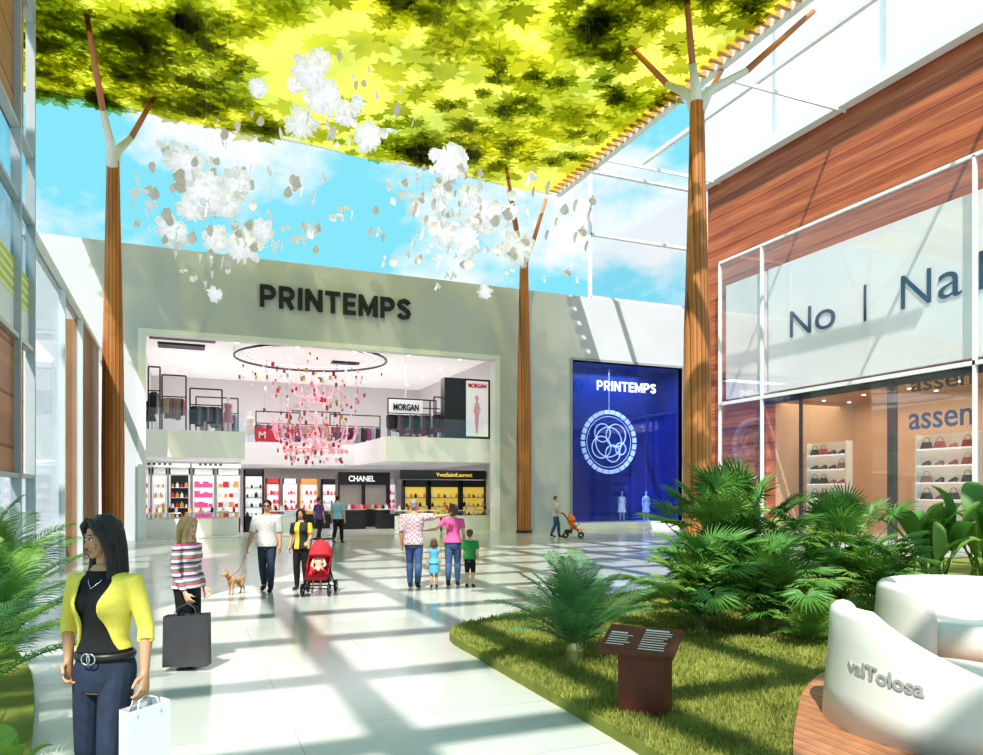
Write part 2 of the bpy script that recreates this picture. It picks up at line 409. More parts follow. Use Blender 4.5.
    if top:
        m, sl, hz, inf = top; q = MB(); torso(q, T, hz, .832, inf, (.64, .12))
        if not male and h > 1.4:
            for s in (1, -1): q.ell((s*.040, -.046, .735), (.034+inf, .030+inf*.6, .034+inf))
        if sl > 0:
            for s in (1, -1):
                p, r = armchain(P, s, male); p, r = cut(p, r, sl, inf*.9+.002); q.tube(p, r, 12)
        vox(S(q), 'top', m, root, cv, 3)
    for s in (1, -1):
        a = V(P['ankle'][s]); z0 = a.z-.045; q = MB()
        q.tube([a+V((0, .028, -.018)), a+V((0, 0, -.016)), a+V((0, -.05, -.024-z0*.5)), a+V((s*.004, -.088, -.031-z0)), a+V((s*.004, -.108, -.034-z0))], [(.022, .022), (.026, .025), (.02, .03), (.013, .027), (.007, .016)], 12)
        q.tube([a+V((0, .005, -.02)), a+V((0, .004, .012))], [.027, .027], 12)
        vox(S(q), 'shoe', shoes, root, cv, 2)
    return root, P, S, T, cv
def handpos(root_loc, rz, h, p):
    return V(root_loc)+Matrix.Rotation(rz, 3, 'Z') @ (V(p)*h)
def shopping_bag(label, loc, rz, w, d, hh, m, hm, hand_z, textm=None):
    t = thing('shopping_bag', label, 'bag', loc, rz)
    b = MB(); b.add([(-w/2, -d/2, 0), (w/2, -d/2, 0), (w/2, d/2, 0), (-w/2, d/2, 0), (-w/2*.97, -d/2, hh*.97), (w/2*.97, -d/2, hh), (w/2*.97, d/2, hh), (-w/2*.97, d/2, hh*.97),
                   (-w*.47, 0, hh*.5), (w*.47, 0, hh*.5)],
                  [(0, 3, 2, 1), (0, 1, 5, 4), (2, 3, 7, 6), (1, 2, 9), (2, 6, 9), (6, 5, 9), (5, 1, 9), (3, 0, 8), (0, 4, 8), (4, 7, 8), (7, 3, 8)])
    b.build('bag_body', m, t)
    for s in (-1, 1):
        MB().tube([(-w*.28, s*d/2, hh*.9), (-w*.2, s*d*.3, hh+(hand_z-hh)*.6), (0, 0, hand_z), (w*.2, s*d*.3, hh+(hand_z-hh)*.6), (w*.28, s*d/2, hh*.9)], .005, 6).build('handle', hm, t, True)
    return t
FC = -A
walk = {'knee': {1: (.052, -.06, .285), -1: (-.052, .02, .275)}, 'ankle': {1: (.052, -.075, .045), -1: (-.052, .11, .065)}}
walk2 = {'knee': {-1: (-.052, -.06, .285), 1: (.052, .02, .275)}, 'ankle': {-1: (-.052, -.075, .045), 1: (.052, .11, .065)}}

# 1 foreground woman
d1 = 4.05; L1 = W(104, 492, d1); L1.z = 0; rz1 = FC-.12; h1 = 1.77
YEL = mat('yellow_knit', (.80, .68, .12), .85, var=.12, scale=90, bump=.12)
BLKT = mat('black_jersey', (.012, .012, .014), .85)
root, P, S, T, cv = person('person', 'woman in yellow cardigan and dark jeans walking toward the viewer in the foreground', L1, rz1, h1, skin='tan', hair=('long', 'black'),
    pose={'elbow': {-1: (-.150, .03, .665), 1: (.138, .02, .655)}, 'wrist': {-1: (-.118, -.015, .55), 1: (.165, -.03, .525)},
          'knee': {1: (.055, -.05, .285), -1: (-.06, .0, .28)}, 'ankle': {1: (.06, -.06, .045), -1: (-.062, .05, .045)}},
    yaw=-.45, pitch=.10, top=(BLKT, 0, .585, .004), bottom=(JEANS, 'jeans', .99), near=True, curl=.5)
q = MB()
def gp(z):
    if z > .76: return radians(28+14*(z-.76)/.06)
    if z > .70: return radians(22+6*(z-.70)/.06)
    return radians(22+40*(.70-z)/.12)
shell(q, T, .592, .825, .0125, .010, gp, bust=.036)
for s in (1, -1):
    p, r = armchain(P, s, False); p, r = cut(p, r, .80, .0055); q.tube(p, r, 14)
vox(S(q), 'cardigan', YEL, root, cv, 2)
q = MB(); q.torus((0, .006, .572), .1, .008, 40, 8)
for i, v in enumerate(q.v):
    a = atan2(v[1]-.006, v[0]); rr = sqrt((v[0])**2+(v[1]-.006)**2)-.1
    q.v[i] = ((.0945+rr)*cos(a), .006+(.069+rr)*sin(a), .572+(v[2]-.572)*1.5)
S(q).build('belt', SHOEB, root, True)
q = MB()
for sx_ in (-1, 1):
    pts = [(sx_*.001, -.0785, .556), (sx_*.012, -.0785, .556), (sx_*.0215, -.078, .563), (sx_*.024, -.078, .572), (sx_*.0215, -.078, .581), (sx_*.012, -.0785, .588), (sx_*.001, -.0785, .588), (sx_*.005, -.0785, .572), (sx_*.001, -.0785, .556)]
    q.tube(pts, .0027, 6)
S(q).build('belt_buckle', CHROME, root, True)
S(MB().tube([(-.03, -.028, .823), (-.02, -.05, .80), (0, -.066, .782), (.02, -.05, .80), (.03, -.028, .823)], .0014, 6)).build('necklace', CHROME, root, True)
root.scale = (.92, .95, 1)
hp = handpos(L1, rz1, h1, (.158, -.036, .46))
WB = mat('white_paper', (.80, .80, .83), .6, var=.04)
sb = shopping_bag('white paper shopping bag with pink print held by the woman in yellow', (hp.x, hp.y, hp.z-.60), FC+.95, .24, .09, .56, WB, WB, .60)
pk = mat('pink_print', (.8, .35, .45), .6)
q = MB(); q.torus((0, -.047, .2), .05, .005, 20, 6, 'y'); q.torus((0, -.047, .2), .025, .004, 16, 6, 'y'); q.build('print', pk, sb, True)

# 2 striped woman
L2 = G(188, 665); rz2 = FC+radians(75); h2 = 1.63
STR = bandmat('striped_knit', [(0, (.75, .72, .7)), (.2, (.7, .1, .22)), (.4, (.1, .28, .12)), (.55, (.75, .7, .65)), (.72, (.4, .18, .36)), (.86, (.06, .06, .07))], 'Z', 7., .9)
person('person', 'blonde woman in a striped sweater and black trousers seen from the side', L2, rz2, h2, hair=('long', 'blonde'),
       pose={'elbow': {-1: (-.13, -.0, .635), 1: (.125, .02, .64)}, 'wrist': {-1: (-.12, -.07, .50), 1: (.11, -.05, .51)}}, top=(STR, .97, .52, .005), bottom=(BLKT, 'trousers', .99))
hp = handpos(L2, rz2, h2, (-.12, -.085, .435))
HB = mat('dark_grey_paper', (.07, .065, .075), .45, var=.2)
shopping_bag('large dark grey shopping bag carried low by the woman in stripes', (hp.x, hp.y, .05), FC+.1, .46, .16, .55, HB, HB, hp.z-.05)

# 3 man in white shirt with dog
L3 = G(267, 591); rz3 = FC+.1; h3 = 1.75
WSH = mat('white_check_shirt', (.60, .56, .54), .8, var=.5, scale=30)
person('person', 'man in white patterned shirt and dark jeans walking a small dog', L3, rz3, h3, True, 'tan', ('short', 'black'),
       pose={'knee': walk['knee'], 'ankle': walk['ankle'], 'elbow': {-1: (-.16, .01, .64)}, 'wrist': {-1: (-.19, -.05, .50)}}, top=(WSH, .58, .49, .012), bottom=(JEANS, 'jeans', .99), glasses=True)
L4 = G(302, 590)+V((0, .1, 0)); rz4 = FC-.1
BY = bandmat('black_yellow_top', [(0, (.03, .03, .03)), (.6, (.75, .5, .05))], 'X', 4., .8)
person('person', 'dark haired woman in a black and yellow top beside the red stroller', L4, rz4, 1.58, False, 'tan', ('long', 'black'),
       pose={'elbow': {1: (.13, -.02, .65), -1: (-.13, .02, .65)}, 'wrist': {1: (.13, -.13, .60), -1: (-.13, -.05, .52)}}, top=(BY, .5, .5, .01), bottom=(BLKT, 'trousers', .99))
def stroller(label, loc, rz, cm, sc=1.):
    t = thing('stroller', label, 'stroller', loc, rz); t.scale = (sc,)*3
    f = MB()
    for s in (-1, 1):
        f.tube([(s*.22, -.32, .12), (s*.22, -.05, .45), (s*.21, .38, .98), (s*.2, .46, 1.0)], .013, 6)
        f.tube([(s*.24, .3, .12), (s*.22, 0, .42), (s*.21, -.28, .58)], .013, 6)
    f.tube([(-.24, .3, .12), (.24, .3, .12)], .011, 6); f.tube([(-.22, -.32, .14), (.22, -.32, .14)], .011, 6)
    f.build('frame', DARK, t, True)
    MB().tube([(-.2, .46, 1.0), (.2, .46, 1.0)], .02, 8).build('handle', BLACK, t, True)
    for x, y in ((-.24, -.32), (.24, -.32), (-.26, .3), (.26, .3)):
        w = MB().torus((x, y, .12), .095, .026, 20, 8, 'x').build('wheel', BLACK, t, True)
        q = MB(); q.tube([(x-.02, y, .12), (x+.02, y, .12)], .03, 10)
        for k in range(5):
            a = 2*pi*k/5; q.tube([(x, y, .12), (x, y+.09*cos(a), .12+.09*sin(a))], .006, 5)
        q.build('hub', CHROME, w, True)
    q = MB()
    prof = [(-.36, .34), (-.22, .36), (0, .40), (.1, .48), (.2, .72), (.24, .86)]
    for s in range(len(prof)-1):
        (y0, z0), (y1, z1) = prof[s], prof[s+1]
        q.add([(-.2, y0, z0), (.2, y0, z0), (.2, y1, z1), (-.2, y1, z1), (-.2, y0, z0-.04), (.2, y0, z0-.04), (.2, y1+.03, z1-.04), (-.2, y1+.03, z1-.04)],
              [(0, 1, 2, 3), (7, 6, 5, 4), (0, 4, 5, 1), (2, 6, 7, 3), (1, 5, 6, 2), (3, 7, 4, 0)])
    for s in (-1, 1): q.add([(s*.2, -.2, .36), (s*.2, .12, .46), (s*.2, .22, .75), (s*.2, -.05, .58), (s*.21, -.2, .36), (s*.21, .12, .46), (s*.21, .22, .75), (s*.21, -.05, .58)], [(0, 1, 2, 3), (7, 6, 5, 4), (0, 4, 5, 1), (1, 5, 6, 2), (2, 6, 7, 3), (3, 7, 4, 0)])
    q.build('seat', cm, t)
    q = MB(); vs = []; n = 10
    for i in range(5):
        a = radians(95+i*27)
        for k in range(n+1):
            b = pi*k/n; r = .33
            vs.append((.215*cos(b), .2+r*cos(a)*.95*sin(b), .68+r*abs(sin(a))*sin(b)))
    fs = [(i*(n+1)+k, i*(n+1)+k+1, (i+1)*(n+1)+k+1, (i+1)*(n+1)+k) for i in range(4) for k in range(n)]
    q.add(vs, fs); o = q.build('hood', cm, t, True); md = o.modifiers.new('s', 'SOLIDIFY'); md.thickness = .012
    MB().obox((0, .18, .27), (.36, .3, .14)).build('basket', BLACK, t)
    return t
RED = mat('red_fabric', (.65, .03, .05), .8); ORG = mat('orange_fabric', (.85, .22, .03), .8)
LS = G(319, 594)
stroller('red baby stroller with a seated toddler, black frame', LS, FC+.05, RED, 1.0)
TOD = mat('toddler_cream', (.75, .55, .4), .8)
kneesit = {'knee': {1: (.09, -.2, .5), -1: (-.09, -.2, .5)}, 'ankle': {1: (.09, -.24, .28), -1: (-.09, -.24, .28)},
           'elbow': {1: (.16, -.03, .64), -1: (-.16, -.03, .64)}, 'wrist': {1: (.1, -.14, .6), -1: (-.1, -.14, .6)}}
Lt = LS+Matrix.Rotation(FC+.05, 3, 'Z') @ V((0, -.02, .0)); Lt.z = .04
person('person', 'toddler sitting in the red stroller in a cream top', Lt, FC+.05, .78, False, 'fair', ('short', 'brown'), pose=kneesit, hs=1.45, top=(TOD, .9, .5, .012), bottom=(RED, 'trousers', .95))
PUR = mat('purple_cloth', (.2, .1, .35), .8); BLUS = mat('light_blue_shirt', (.3, .5, .75), .8)
person('person', 'woman in purple top walking in front of the store entrance', G(319, 542), FC+2.6, 1.72, False, 'fair', ('short', 'brown'), pose=walk, top=(PUR, .5, .5, .01), bottom=(JEANS, 'jeans', .99))
person('person', 'man in light blue shirt walking into the store', G(338, 543), FC+2.9, 1.78, True, 'fair', ('short', 'black'), pose=walk2, top=(BLUS, .5, .5, .014), bottom=(BLKT, 'trousers', .99))
def plaid(name, c1, c2):
    m, nt, b = newmat(name); b.inputs['Roughness'].default_value = .8
    tc = nt.nodes.new('ShaderNodeTexCoord'); ck = nt.nodes.new('ShaderNodeTexChecker'); ck.inputs['Scale'].default_value = 24
    ck.inputs[1].default_value = c1+(1,); ck.inputs[2].default_value = c2+(1,); nt.links.new(tc.outputs['Object'], ck.inputs[0]); nt.links.new(ck.outputs[0], b.inputs['Base Color'])
    return m
PLD = plaid('plaid_shirt', (.68, .58, .6), (.45, .22, .26))
PINK = mat('pink_cloth', (.8, .12, .32), .8); GRN = mat('green_cloth', (.03, .25, .06), .8); SKY = mat('turquoise_dress', (.12, .42, .6), .8)
FA = FC+pi
person('person', 'man in plaid shirt seen from behind with his arm over the woman in pink', G(414, 588), FA, 1.76, True, 'tan', ('short', 'grey'),
       pose={'elbow': {1: (.14, .02, .64), -1: (-.22, -.03, .80)}, 'wrist': {-1: (-.345, -.01, .815)}, 'knee': walk['knee'], 'ankle': walk['ankle']}, top=(PLD, .6, .49, .014), bottom=(JEANL, 'jeans', .99))
person('person', 'woman in pink top and blue jeans seen from behind beside the boy in green', G(453, 586), FA, 1.66, False, 'fair', ('bob', 'brown'),
       pose={'elbow': {1: (.20, .04, .69), -1: (-.13, .0, .64)}, 'wrist': {1: (.32, .01, .68), -1: (-.14, -.02, .5)}, 'knee': walk2['knee'], 'ankle': walk2['ankle']}, top=(PINK, .45, .53, .009), bottom=(JEANL, 'jeans', .99))
person('person', 'little girl in a turquoise dress between the couple', G(434, 587), FA+.2, .93, False, 'fair', ('bob', 'brown'), hs=1.35, top=(SKY, .35, .5, .012), bottom=(SKY, 'skirt', .3))
person('person', 'boy in green shirt and dark shorts seen from behind', G(470, 587), FA-.2, 1.12, True, 'fair', ('short', 'brown'), hs=1.25, top=(GRN, .5, .5, .014), bottom=(BLKT, 'shorts', .55))
L7 = G(556, 537); person('person', 'man in white shirt pushing the orange stroller by the blue window', L7, FC+radians(80), 1.74, True, 'fair', ('short', 'brown'),
       pose={'elbow': {1: (.14, -.03, .65), -1: (-.14, -.03, .65)}, 'wrist': {1: (.11, -.17, .6), -1: (-.11, -.17, .6)}, 'knee': walk['knee'], 'ankle': walk['ankle']}, top=(WSH, .55, .5, .014), bottom=(JEANL, 'jeans', .99))
stroller('orange baby stroller pushed by the man near the blue window', G(573, 538), FC+radians(80), ORG, 1.02)

def dog():
    L = G(236, 594); t = thing('dog', 'small tan dog on a lead beside the man in white', 'dog', L, FC-.5)
    b = MB()
    b.tube([(0, .17, .25), (0, .1, .26), (0, 0, .25), (0, -.1, .26), (0, -.16, .28)], [.05, .06, .058, .072, .05], 12)
    b.tube([(0, -.14, .28), (0, -.2, .35), (0, -.22, .38)], [.045, .036, .035], 10)
    b.ell((0, -.235, .39), (.042, .048, .042)); b.tube([(0, -.26, .385), (0, -.31, .37), (0, -.33, .368)], [.028, .02, .014], 8)
    for x in (-.04, .04):
        b.tube([(x, -.11, .24), (x, -.115, .15), (x, -.11, .08), (x, -.11, .02)], [.032, .02, .016, .014], 8); b.ell((x, -.125, .014), (.018, .028, .014))
        b.tube([(x, .12, .25), (x, .1, .17), (x, .165, .09), (x, .15, .02)], [.045, .032, .016, .014], 8); b.ell((x, .135, .014), (.018, .028, .014))
        b.tube([(x*.8, -.225, .42), (x*1.1, -.22, .455), (x*1.2, -.215, .47)], [.016, .012, .004], 6)
    b.tube([(0, .18, .28), (0, .25, .34), (0, .25, .40)], [.018, .014, .008], 8)
    vox(b, 'body', mat('tan_fur', (.5, .28, .13), .9, var=.35, scale=9), t, .007, 2)
    MB().ell((0, -.335, .372), .01).build('nose', BLACK, t, True)
    for x in (-.02, .02): MB().ell((x, -.268, .402), .007).build('eye', BLACK, t, True)
    MB().torus((0, -.185, .33), .042, .006, 16, 6).build('collar', RED, t, True)
    return L
Ld = dog(); hp = handpos(L3, rz3, h3, (-.2, -.06, .43)); cl = Ld+Matrix.Rotation(FC-.5, 3, 'Z') @ V((0, -.18, .34))
mid = hp.lerp(cl, .5); mid.z -= .12
tag(MB().tube([hp, hp.lerp(mid, .6)-V((0, 0, .03)), mid, cl.lerp(mid, .4)-V((0, 0, .03)), cl], .006, 5).build('dog_lead', RED, None, True), 'thin red lead from the man in white to the small dog', 'lead')

# ------------------------------------------------------------------ setting
XL, XR, FT = -1.15, 27.9, 11.7
def floormat():
    m, nt, b = newmat('polished_floor'); tc = nt.nodes.new('ShaderNodeTexCoord')
    br = nt.nodes.new('ShaderNodeTexBrick'); br.inputs['Scale'].default_value = 1.; br.inputs['Brick Width'].default_value = 2.4; br.inputs['Row Height'].default_value = 1.2
    br.inputs['Mortar Size'].default_value = .006; br.inputs['Color1'].default_value = (.49, .515, .475, 1); br.inputs['Color2'].default_value = (.56, .58, .54, 1); br.inputs['Mortar'].default_value = (.38, .40, .37, 1)
    nt.links.new(tc.outputs['Object'], br.inputs[0]); nt.links.new(br.outputs[0], b.inputs['Base Color'])
    b.inputs['Roughness'].default_value = .16
    return m
struct(MB().box(-20, 40, -48, 0, -.2, 0).build('floor', floormat()))
t572, t680 = YP(572, 500, 0).x, YP(682, 500, 0).x
zb = YP(625, 364, 0).z
OX = 15.6; OZ = 8.4
w = MB()
w.box(-5.5, 0, 0, .6, 0, FT); w.box(0, OX, 0, .6, OZ, FT); w.box(OX, t572, 0, .6, 0, FT); w.box(t572, t680, 0, .6, zb, FT); w.box(t680, XR, 0, .6, 0, FT)
struct(w.build('wall_back', GREY))
struct(MB().box(0, .28, -.06, .5, 0, OZ).box(OX-.28, OX, -.06, .5, 0, OZ).box(.28, OX-.28, -.06, .5, OZ-.2, OZ).build('trim_1', WHITE))
struct(MB().box(t572-.12, t572, -.05, .3, 0, zb+.12).box(t680, t680+.12, -.05, .3, 0, zb+.12).box(t572, t680, -.05, .3, zb, zb+.12).build('trim_2', mat('mullion_grey', (.35, .37, .4), .4)))
SW = mat('store_wall', (.76, .73, .73), .6, var=.05, scale=.6)
struct(MB().box(-.6, 20, .6, 16, -.2, 0).build('floor_store', mat('store_floor', (.7, .7, .7), .15, var=.03)))
struct(MB().box(-.6, 0, .6, 15, 0, OZ+.3).build('wall_store_left', SW))
struct(MB().box(OX+.6, OX+1, .6, 15, 0, OZ+.3).build('wall_store_right', SW))
struct(MB().box(-.6, OX+1, 15, 15.3, 0, OZ+.3).build('wall_store_back', SW))
struct(MB().box(-.6, OX+1, .6, 15.3, OZ+.3, OZ+.5).build('ceiling_store', mat('store_ceiling_glow', (.88, .86, .85), .6, emit=.25, var=.02)))  # emission in the ceiling surface adds to the interior light
xa = YP(245, 440, 1.2).x; xb = YP(386, 440, 1.2).x
MEZ = mat('mezz_white_glow', (.85, .85, .86), .5, emit=.12, var=.02)  # slight emission brightens the slab, which is no lamp
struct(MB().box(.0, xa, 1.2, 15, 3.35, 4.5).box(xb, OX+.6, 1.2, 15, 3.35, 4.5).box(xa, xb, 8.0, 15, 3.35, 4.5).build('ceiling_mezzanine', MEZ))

# right wall
ya = XP(766, 400, XR).y; yN = -26.
RZ = 18.3; SZ = 6.45
w = MB(); w.box(XR, XR+.6, ya, 0, 0, RZ); w.box(XR, XR+.6, yN, ya, SZ, RZ)
struct(w.build('wall_right', WOODH))
struct(MB().box(XR-.5, XR+.3, yN, .3, RZ, RZ+.55).build('trim_3', STEEL))
struct(MB().box(XR, XR+.05, yN, .3, RZ+.55, RZ+8).build('window_1', mat('frosted_glass_sky_glow', (.93, .96, .98), .4, trans=.5, var=.02, emit=.25)))  # white tone and emission stand in for bright sky behind the glazing
yp = XP(776, 100, XR-.1).y
w = MB()
for y in (0, yp, yp-6, yp-11): w.box(XR-.2, XR-.02, y-.09, y+.09, RZ+.55, RZ+8)
struct(w.build('trim_4', mat('pale_mullion', (.6, .66, .7), .4)))
xs = XR-.55; y0 = XP(720, 300, xs).y; y1 = XP(762, 300, xs).y
struct(MB().box(xs-.02, xs+.02, yN, y0, 0, 13.75).build('window_2', glassmat('screen_glass', (.98, .98, .98), .08, .02, .2)))
w = MB()
for y in (y0, y1): w.box(xs-.07, xs+.07, y-.06, y+.06, 0, 13.75)
w.box(xs-.08, xs+.08, yN, y0, 13.7, 13.82); w.box(xs-.08, xs+.08, yN, y0, SZ-.08, SZ+.08)
yq = XP(975, 300, xs).y; w.box(xs-.08, xs+.08, yq-.05, yq+.05, 0, 13.75)
struct(w.build('trim_5', STEEL))
tag(MB().box(XR-.25, XR-.02, yN, y1-.1, SZ+.25, 12.6).build('shop_fascia', mat('fascia_white_glow', (.84, .85, .87), .5, var=.08, scale=.4, emit=.14)), 'pale white fascia panel behind glass above the right hand shop', 'fascia')  # added emission lifts the fascia out of its bluish shade
tag(MB().box(XR-.25, XR-.02, y1+.1, y0-.1, SZ+.25, 12.6).build('shop_fascia', mat('fascia_pale_pink_glow', (.84, .80, .80), .5, var=.12, scale=1.2, emit=.12)), 'narrow pale fascia panel at the far end of the shop front', 'fascia')  # same added emission against the shade on this panel
w = MB()
pn = XP(892, 450, xs+.25).y
w.box(xs+.15, xs+.4, pn-.14, pn+.14, 0, SZ); pn2 = XP(801, 450, xs+.25).y; w.box(xs+.2, xs+.3, pn2-.07, pn2+.07, 0, SZ); w.box(xs+.2, xs+.3, yN, ya, SZ-.35, SZ-.1); w.box(xs+.2, xs+.3, ya-.07, ya+.07, 0, SZ)
struct(w.build('trim_6', DARK))
IN = XR+6
w = MB(); w.box(IN, IN+.2, yN, 1, 0, SZ); w.box(XR+.6, IN, ya+.1, ya+.3, 0, SZ)
struct(w.build('wall_shop_back', mat('shop_wall', (.6, .42, .28), .6, emit=.06, var=.1)))
struct(MB().box(XR, IN, yN, ya+.3, SZ, SZ+.2).build('ceiling_shop', bandmat('shop_ceiling_wood', [(0, (.45, .22, .10)), (.5, (.52, .27, .13)), (.92, (.15, .07, .03))], 'Y', 1.5, .5)))
struct(MB().box(XR, IN, yN, ya+.3, 0, .02).build('floor_shop', mat('shop_floor', (.6, .5, .4), .3)))
NAVY = mat('slate_blue_letters', (.015, .06, .15), .4)
sg = thing('shop_sign', 'large slate blue lettering on the pale fascia of the right hand shop', 'sign', (XR-.3, XP(790, 330, XR-.3).y, 9.05))
def rt(s, a, b, z, h, par, m=NAVY, x=0, off=-.004, name='lettering'):
    yy = XP(a, 330, XR-.3).y; return fit_text(s, yy-XP(b, 330, XR-.3).y, h, m, par, name, .008, off, (x, yy-par.location.y, z), 'x')
for ch, a, b, z, h in (('N', 790, 811, 0, 1.2), ('o', 815, 835, 0, .85), ('|', 863.8, 866.2, -.1, 1.5), ('N', 901, 931, 0, 1.3), ('a', 938, 962, 0, .95), ('N', 979, 1012, 0, 1.35)):
    rt(ch, a, b, z, h, sg, name='letter')
sg2 = thing('window_lettering', 'dark blue lettering on the glass of the right hand shop window', 'sign', (XR-.3, XP(908, 400, XR-.3).y, 4.3))
rt('assen', 909, 973, 0, .62, sg2, mat('blue_letters', (.02, .10, .25), .4), off=.01); rt('assen', 911, 973, 1.45, .42, sg2, BLACK, off=.01)

# left side
LSL = bandmat('left_slats', [(0, (.3, .15, .07)), (.4, (.45, .22, .1)), (.8, (.08, .05, .03))], 'Y', 2.2, .5, noise_amt=.3)
struct(MB().box(XL-.5, XL, -7.5, -2.5, 0, 7.0).build('wall_left', LSL))
CLR = glassmat('left_clear_glass', (.93, .97, 1), .10, .02, .15)
TNT = glassmat('left_tinted_glass', (.70, .82, .88), .15, .02, .2)
struct(MB().box(XL-.1, XL-.05, -15.3, -7.5, 0, 7.0).build('window_3', CLR))
struct(MB().box(XL-2.6, XL-2.4, -16, -6, 0, 5.6).build('wall_left_inner', LSL))
struct(MB().box(XL-.2, XL+.06, -15.3, 0, 7.0, 7.12).box(XL-.1, XL+.04, -7.55, -7.45, 0, 7).box(XL-.1, XL+.04, -11.15, -11.05, 0, 7).box(XL-.1, XL+.04, -.1, 0, 0, 7).build('trim_7', STEEL))
tl = -15.4
WARM = bandmat('warm_wood_left', [(0, (.50, .22, .11)), (.5, (.56, .26, .13)), (.93, (.25, .1, .05))], 'Z', 1.1, .5, noise_amt=.3)
for (a, b_, m, nm) in ((0, 2.2, CLR, 'window_4'), (2.2, 4.7, WARM, 'wall_left_panel_low'), (4.7, 5.4, WHITE, 'wall_left_band'), (6.1, 7.2, TNT, 'window_5'), (7.2, 8.5, CLR, 'window_6'), (8.5, 21, WARM, 'wall_left_panel_high')):
    struct(MB().box(XL-.15, XL-.05, -23, tl-(.55 if m == WARM else 0), a, b_).build(nm, m))
struct(MB().box(XL-.15, XL-.05, -23, tl, 5.4, 6.1).build('wall_left_stripe', bandmat('lime_stripes', [(0, (.6, .7, .03)), (.5, (.85, .9, .6))], 'Z', 6, .5)))
w = MB()
for y in (tl, -16.8, -18.6, -20.5, -22.9): w.box(XL-.1, XL+.06, y-.05, y+.05, 0, 21)
for z in (2.2, 4.7, 7.2, 8.5, 11.2, 13): w.box(XL-.1, XL+.04, -23, tl, z-.04, z+.04)
struct(w.build('trim_8', mat('mullion_pale', (.45, .48, .5), .4)))

t590 = YP(590, 250, .3).x
w = MB()
for x in (t590, XR-.3): w.box(x-.06, x+.06, .2, .4, FT, RZ)
for z in (FT+.1, 15.0, RZ-.1): w.box(t590, XR, .2, .4, z-.06, z+.06)
struct(w.build('trim_9', STEEL))
struct(MB().box(t590, XR, .28, .32, FT, RZ).build('window_7', GLASS))

a = YP(260, 306, -.12); b_ = YP(411, 320, -.12)
sg = thing('store_sign', 'large bold black lettering on the grey facade above the store entrance', 'sign', (a.x, 0, a.z))
letters('PRINTEMPS', b_.x-a.x, .93, BLACK, sg, .14)
BLUE = mat('blue_backdrop', (.010, .035, .24), .4, emit=.16, var=.5, scale=.5)
bw = thing('window_display_box', 'deep blue display window box set in the grey wall', 'display window', (t572, .0, 0))
MB().box(0, t680-t572, 1.6, 1.7, 0, zb).box(0, .05, .3, 1.6, 0, zb).box(t680-t572-.05, t680-t572, .3, 1.6, 0, zb).box(0, t680-t572, .3, 1.6, zb-.05, zb).build('backdrop', BLUE, bw)
MB().box(0, t680-t572, .1, 1.6, 0, .35).build('plinth', WHITE, bw)
MB().box(.05, t680-t572-.05, .12, .15, .35, zb-.05).build('pane', glassmat('blue_pane', (.75, .83, 1), .06, 0, .14), bw)
a = YP(597, 390, .05); b_ = YP(656, 390, .05)
sg = thing('window_sign', 'small white lettering at the top of the blue display window', 'sign', (a.x, .08, a.z)); letters('PRINTEMPS', b_.x-a.x, .5, mat('white_letter', (.95, .95, .97), .5, emit=.6), sg, .03)
EMB = mat('emblem_white', (.78, .88, .97), .5, emit=.5)
c = YP(609, 442, 1.2); r0 = 30/F*39.
ro = thing('ring_ornament', 'large white segmented ring ornament with overlapping circles in the blue window', 'ornament', (c.x, 1.2, c.z))
q = MB()
for k in range(28):
    a0 = 2*pi*k/28; q.ribbon([(r0*cos(a0+2*pi/28*f), r0*sin(a0+2*pi/28*f)) for f in (.0, .25, .5, .76)], r0*.065, -.05, .05)
q.build('segmented_ring', EMB, ro)
MB().torus((0, 0, 0), r0*.85, .02, 48, 6, 'y').build('thin_ring', EMB, ro, True)
for x, z, r in ((-.24, .30, .30), (.28, .22, .38), (-.28, -.18, .36), (.16, -.38, .28), (.47, -.22, .20), (.0, .0, .50)):
    MB().torus((r0*x, .03, r0*z), r0*r, .035, 32, 6, 'y').build('inner_ring', EMB, ro, True)
MB().tube([(0, 0, r0*1.0), (0, 0, zb-c.z-.1)], .015, 5).build('hanger', EMB, ro)
MANN = mat('mannequin_pale', (.75, .78, .85), .4)
def mannequin(label, loc, rz, dm, h=1.75, group=None):
    t = thing('mannequin', label, 'mannequin', loc, rz, group); b = MB(); torso(b, TFm, .46, .85, 0)
    P = {'elbow': {1: (.15, .03, .65), -1: (-.14, .0, .64)}, 'wrist': {1: (.11, -.05, .56), -1: (-.16, -.03, .5)}, 'knee': {1: (.055, -.02, .28), -1: (-.055, 0, .28)}, 'ankle': {1: (.06, -.02, .045), -1: (-.058, .03, .045)}}
    for s in (1, -1):
        p, r = armchain(P, s, False); b.tube(p+[p[-1]+V((0, -.01, -.08))], r+[.006], 8); p, r = legchain(P, s); b.tube(p, r, 8, up=(0, 1, 0)); b.tube([p[-1]+V((0, .02, -.02)), p[-1]+V((0, -.1, -.03))], [.02, .012], 8)
    b.tube([(0, .006, .81), (0, 0, .9)], [.03, .026], 8); b.ell((0, -.003, .937), (.04, .05, .062))
    b.v = [(x*h, y*h, z*h) for x, y, z in b.v]; vox(b, 'body', MANN, t, .014, 2)
    q = MB(); torso(q, TFm, .5, .8, .012); q.tube([(0, .006, .52), (0, .006, .4), (0, .006, .3)], [(.105, .08), (.13, .1), (.15, .12)], 16, up=(1, 0, 0)); q.v = [(x*h, y*h, z*h) for x, y, z in q.v]
    vox(q, 'dress', dm, t, .016, 2); MB().lathe([(.2, 0), (.2, .02)], 16).build('stand', CHROME, t)
    return t
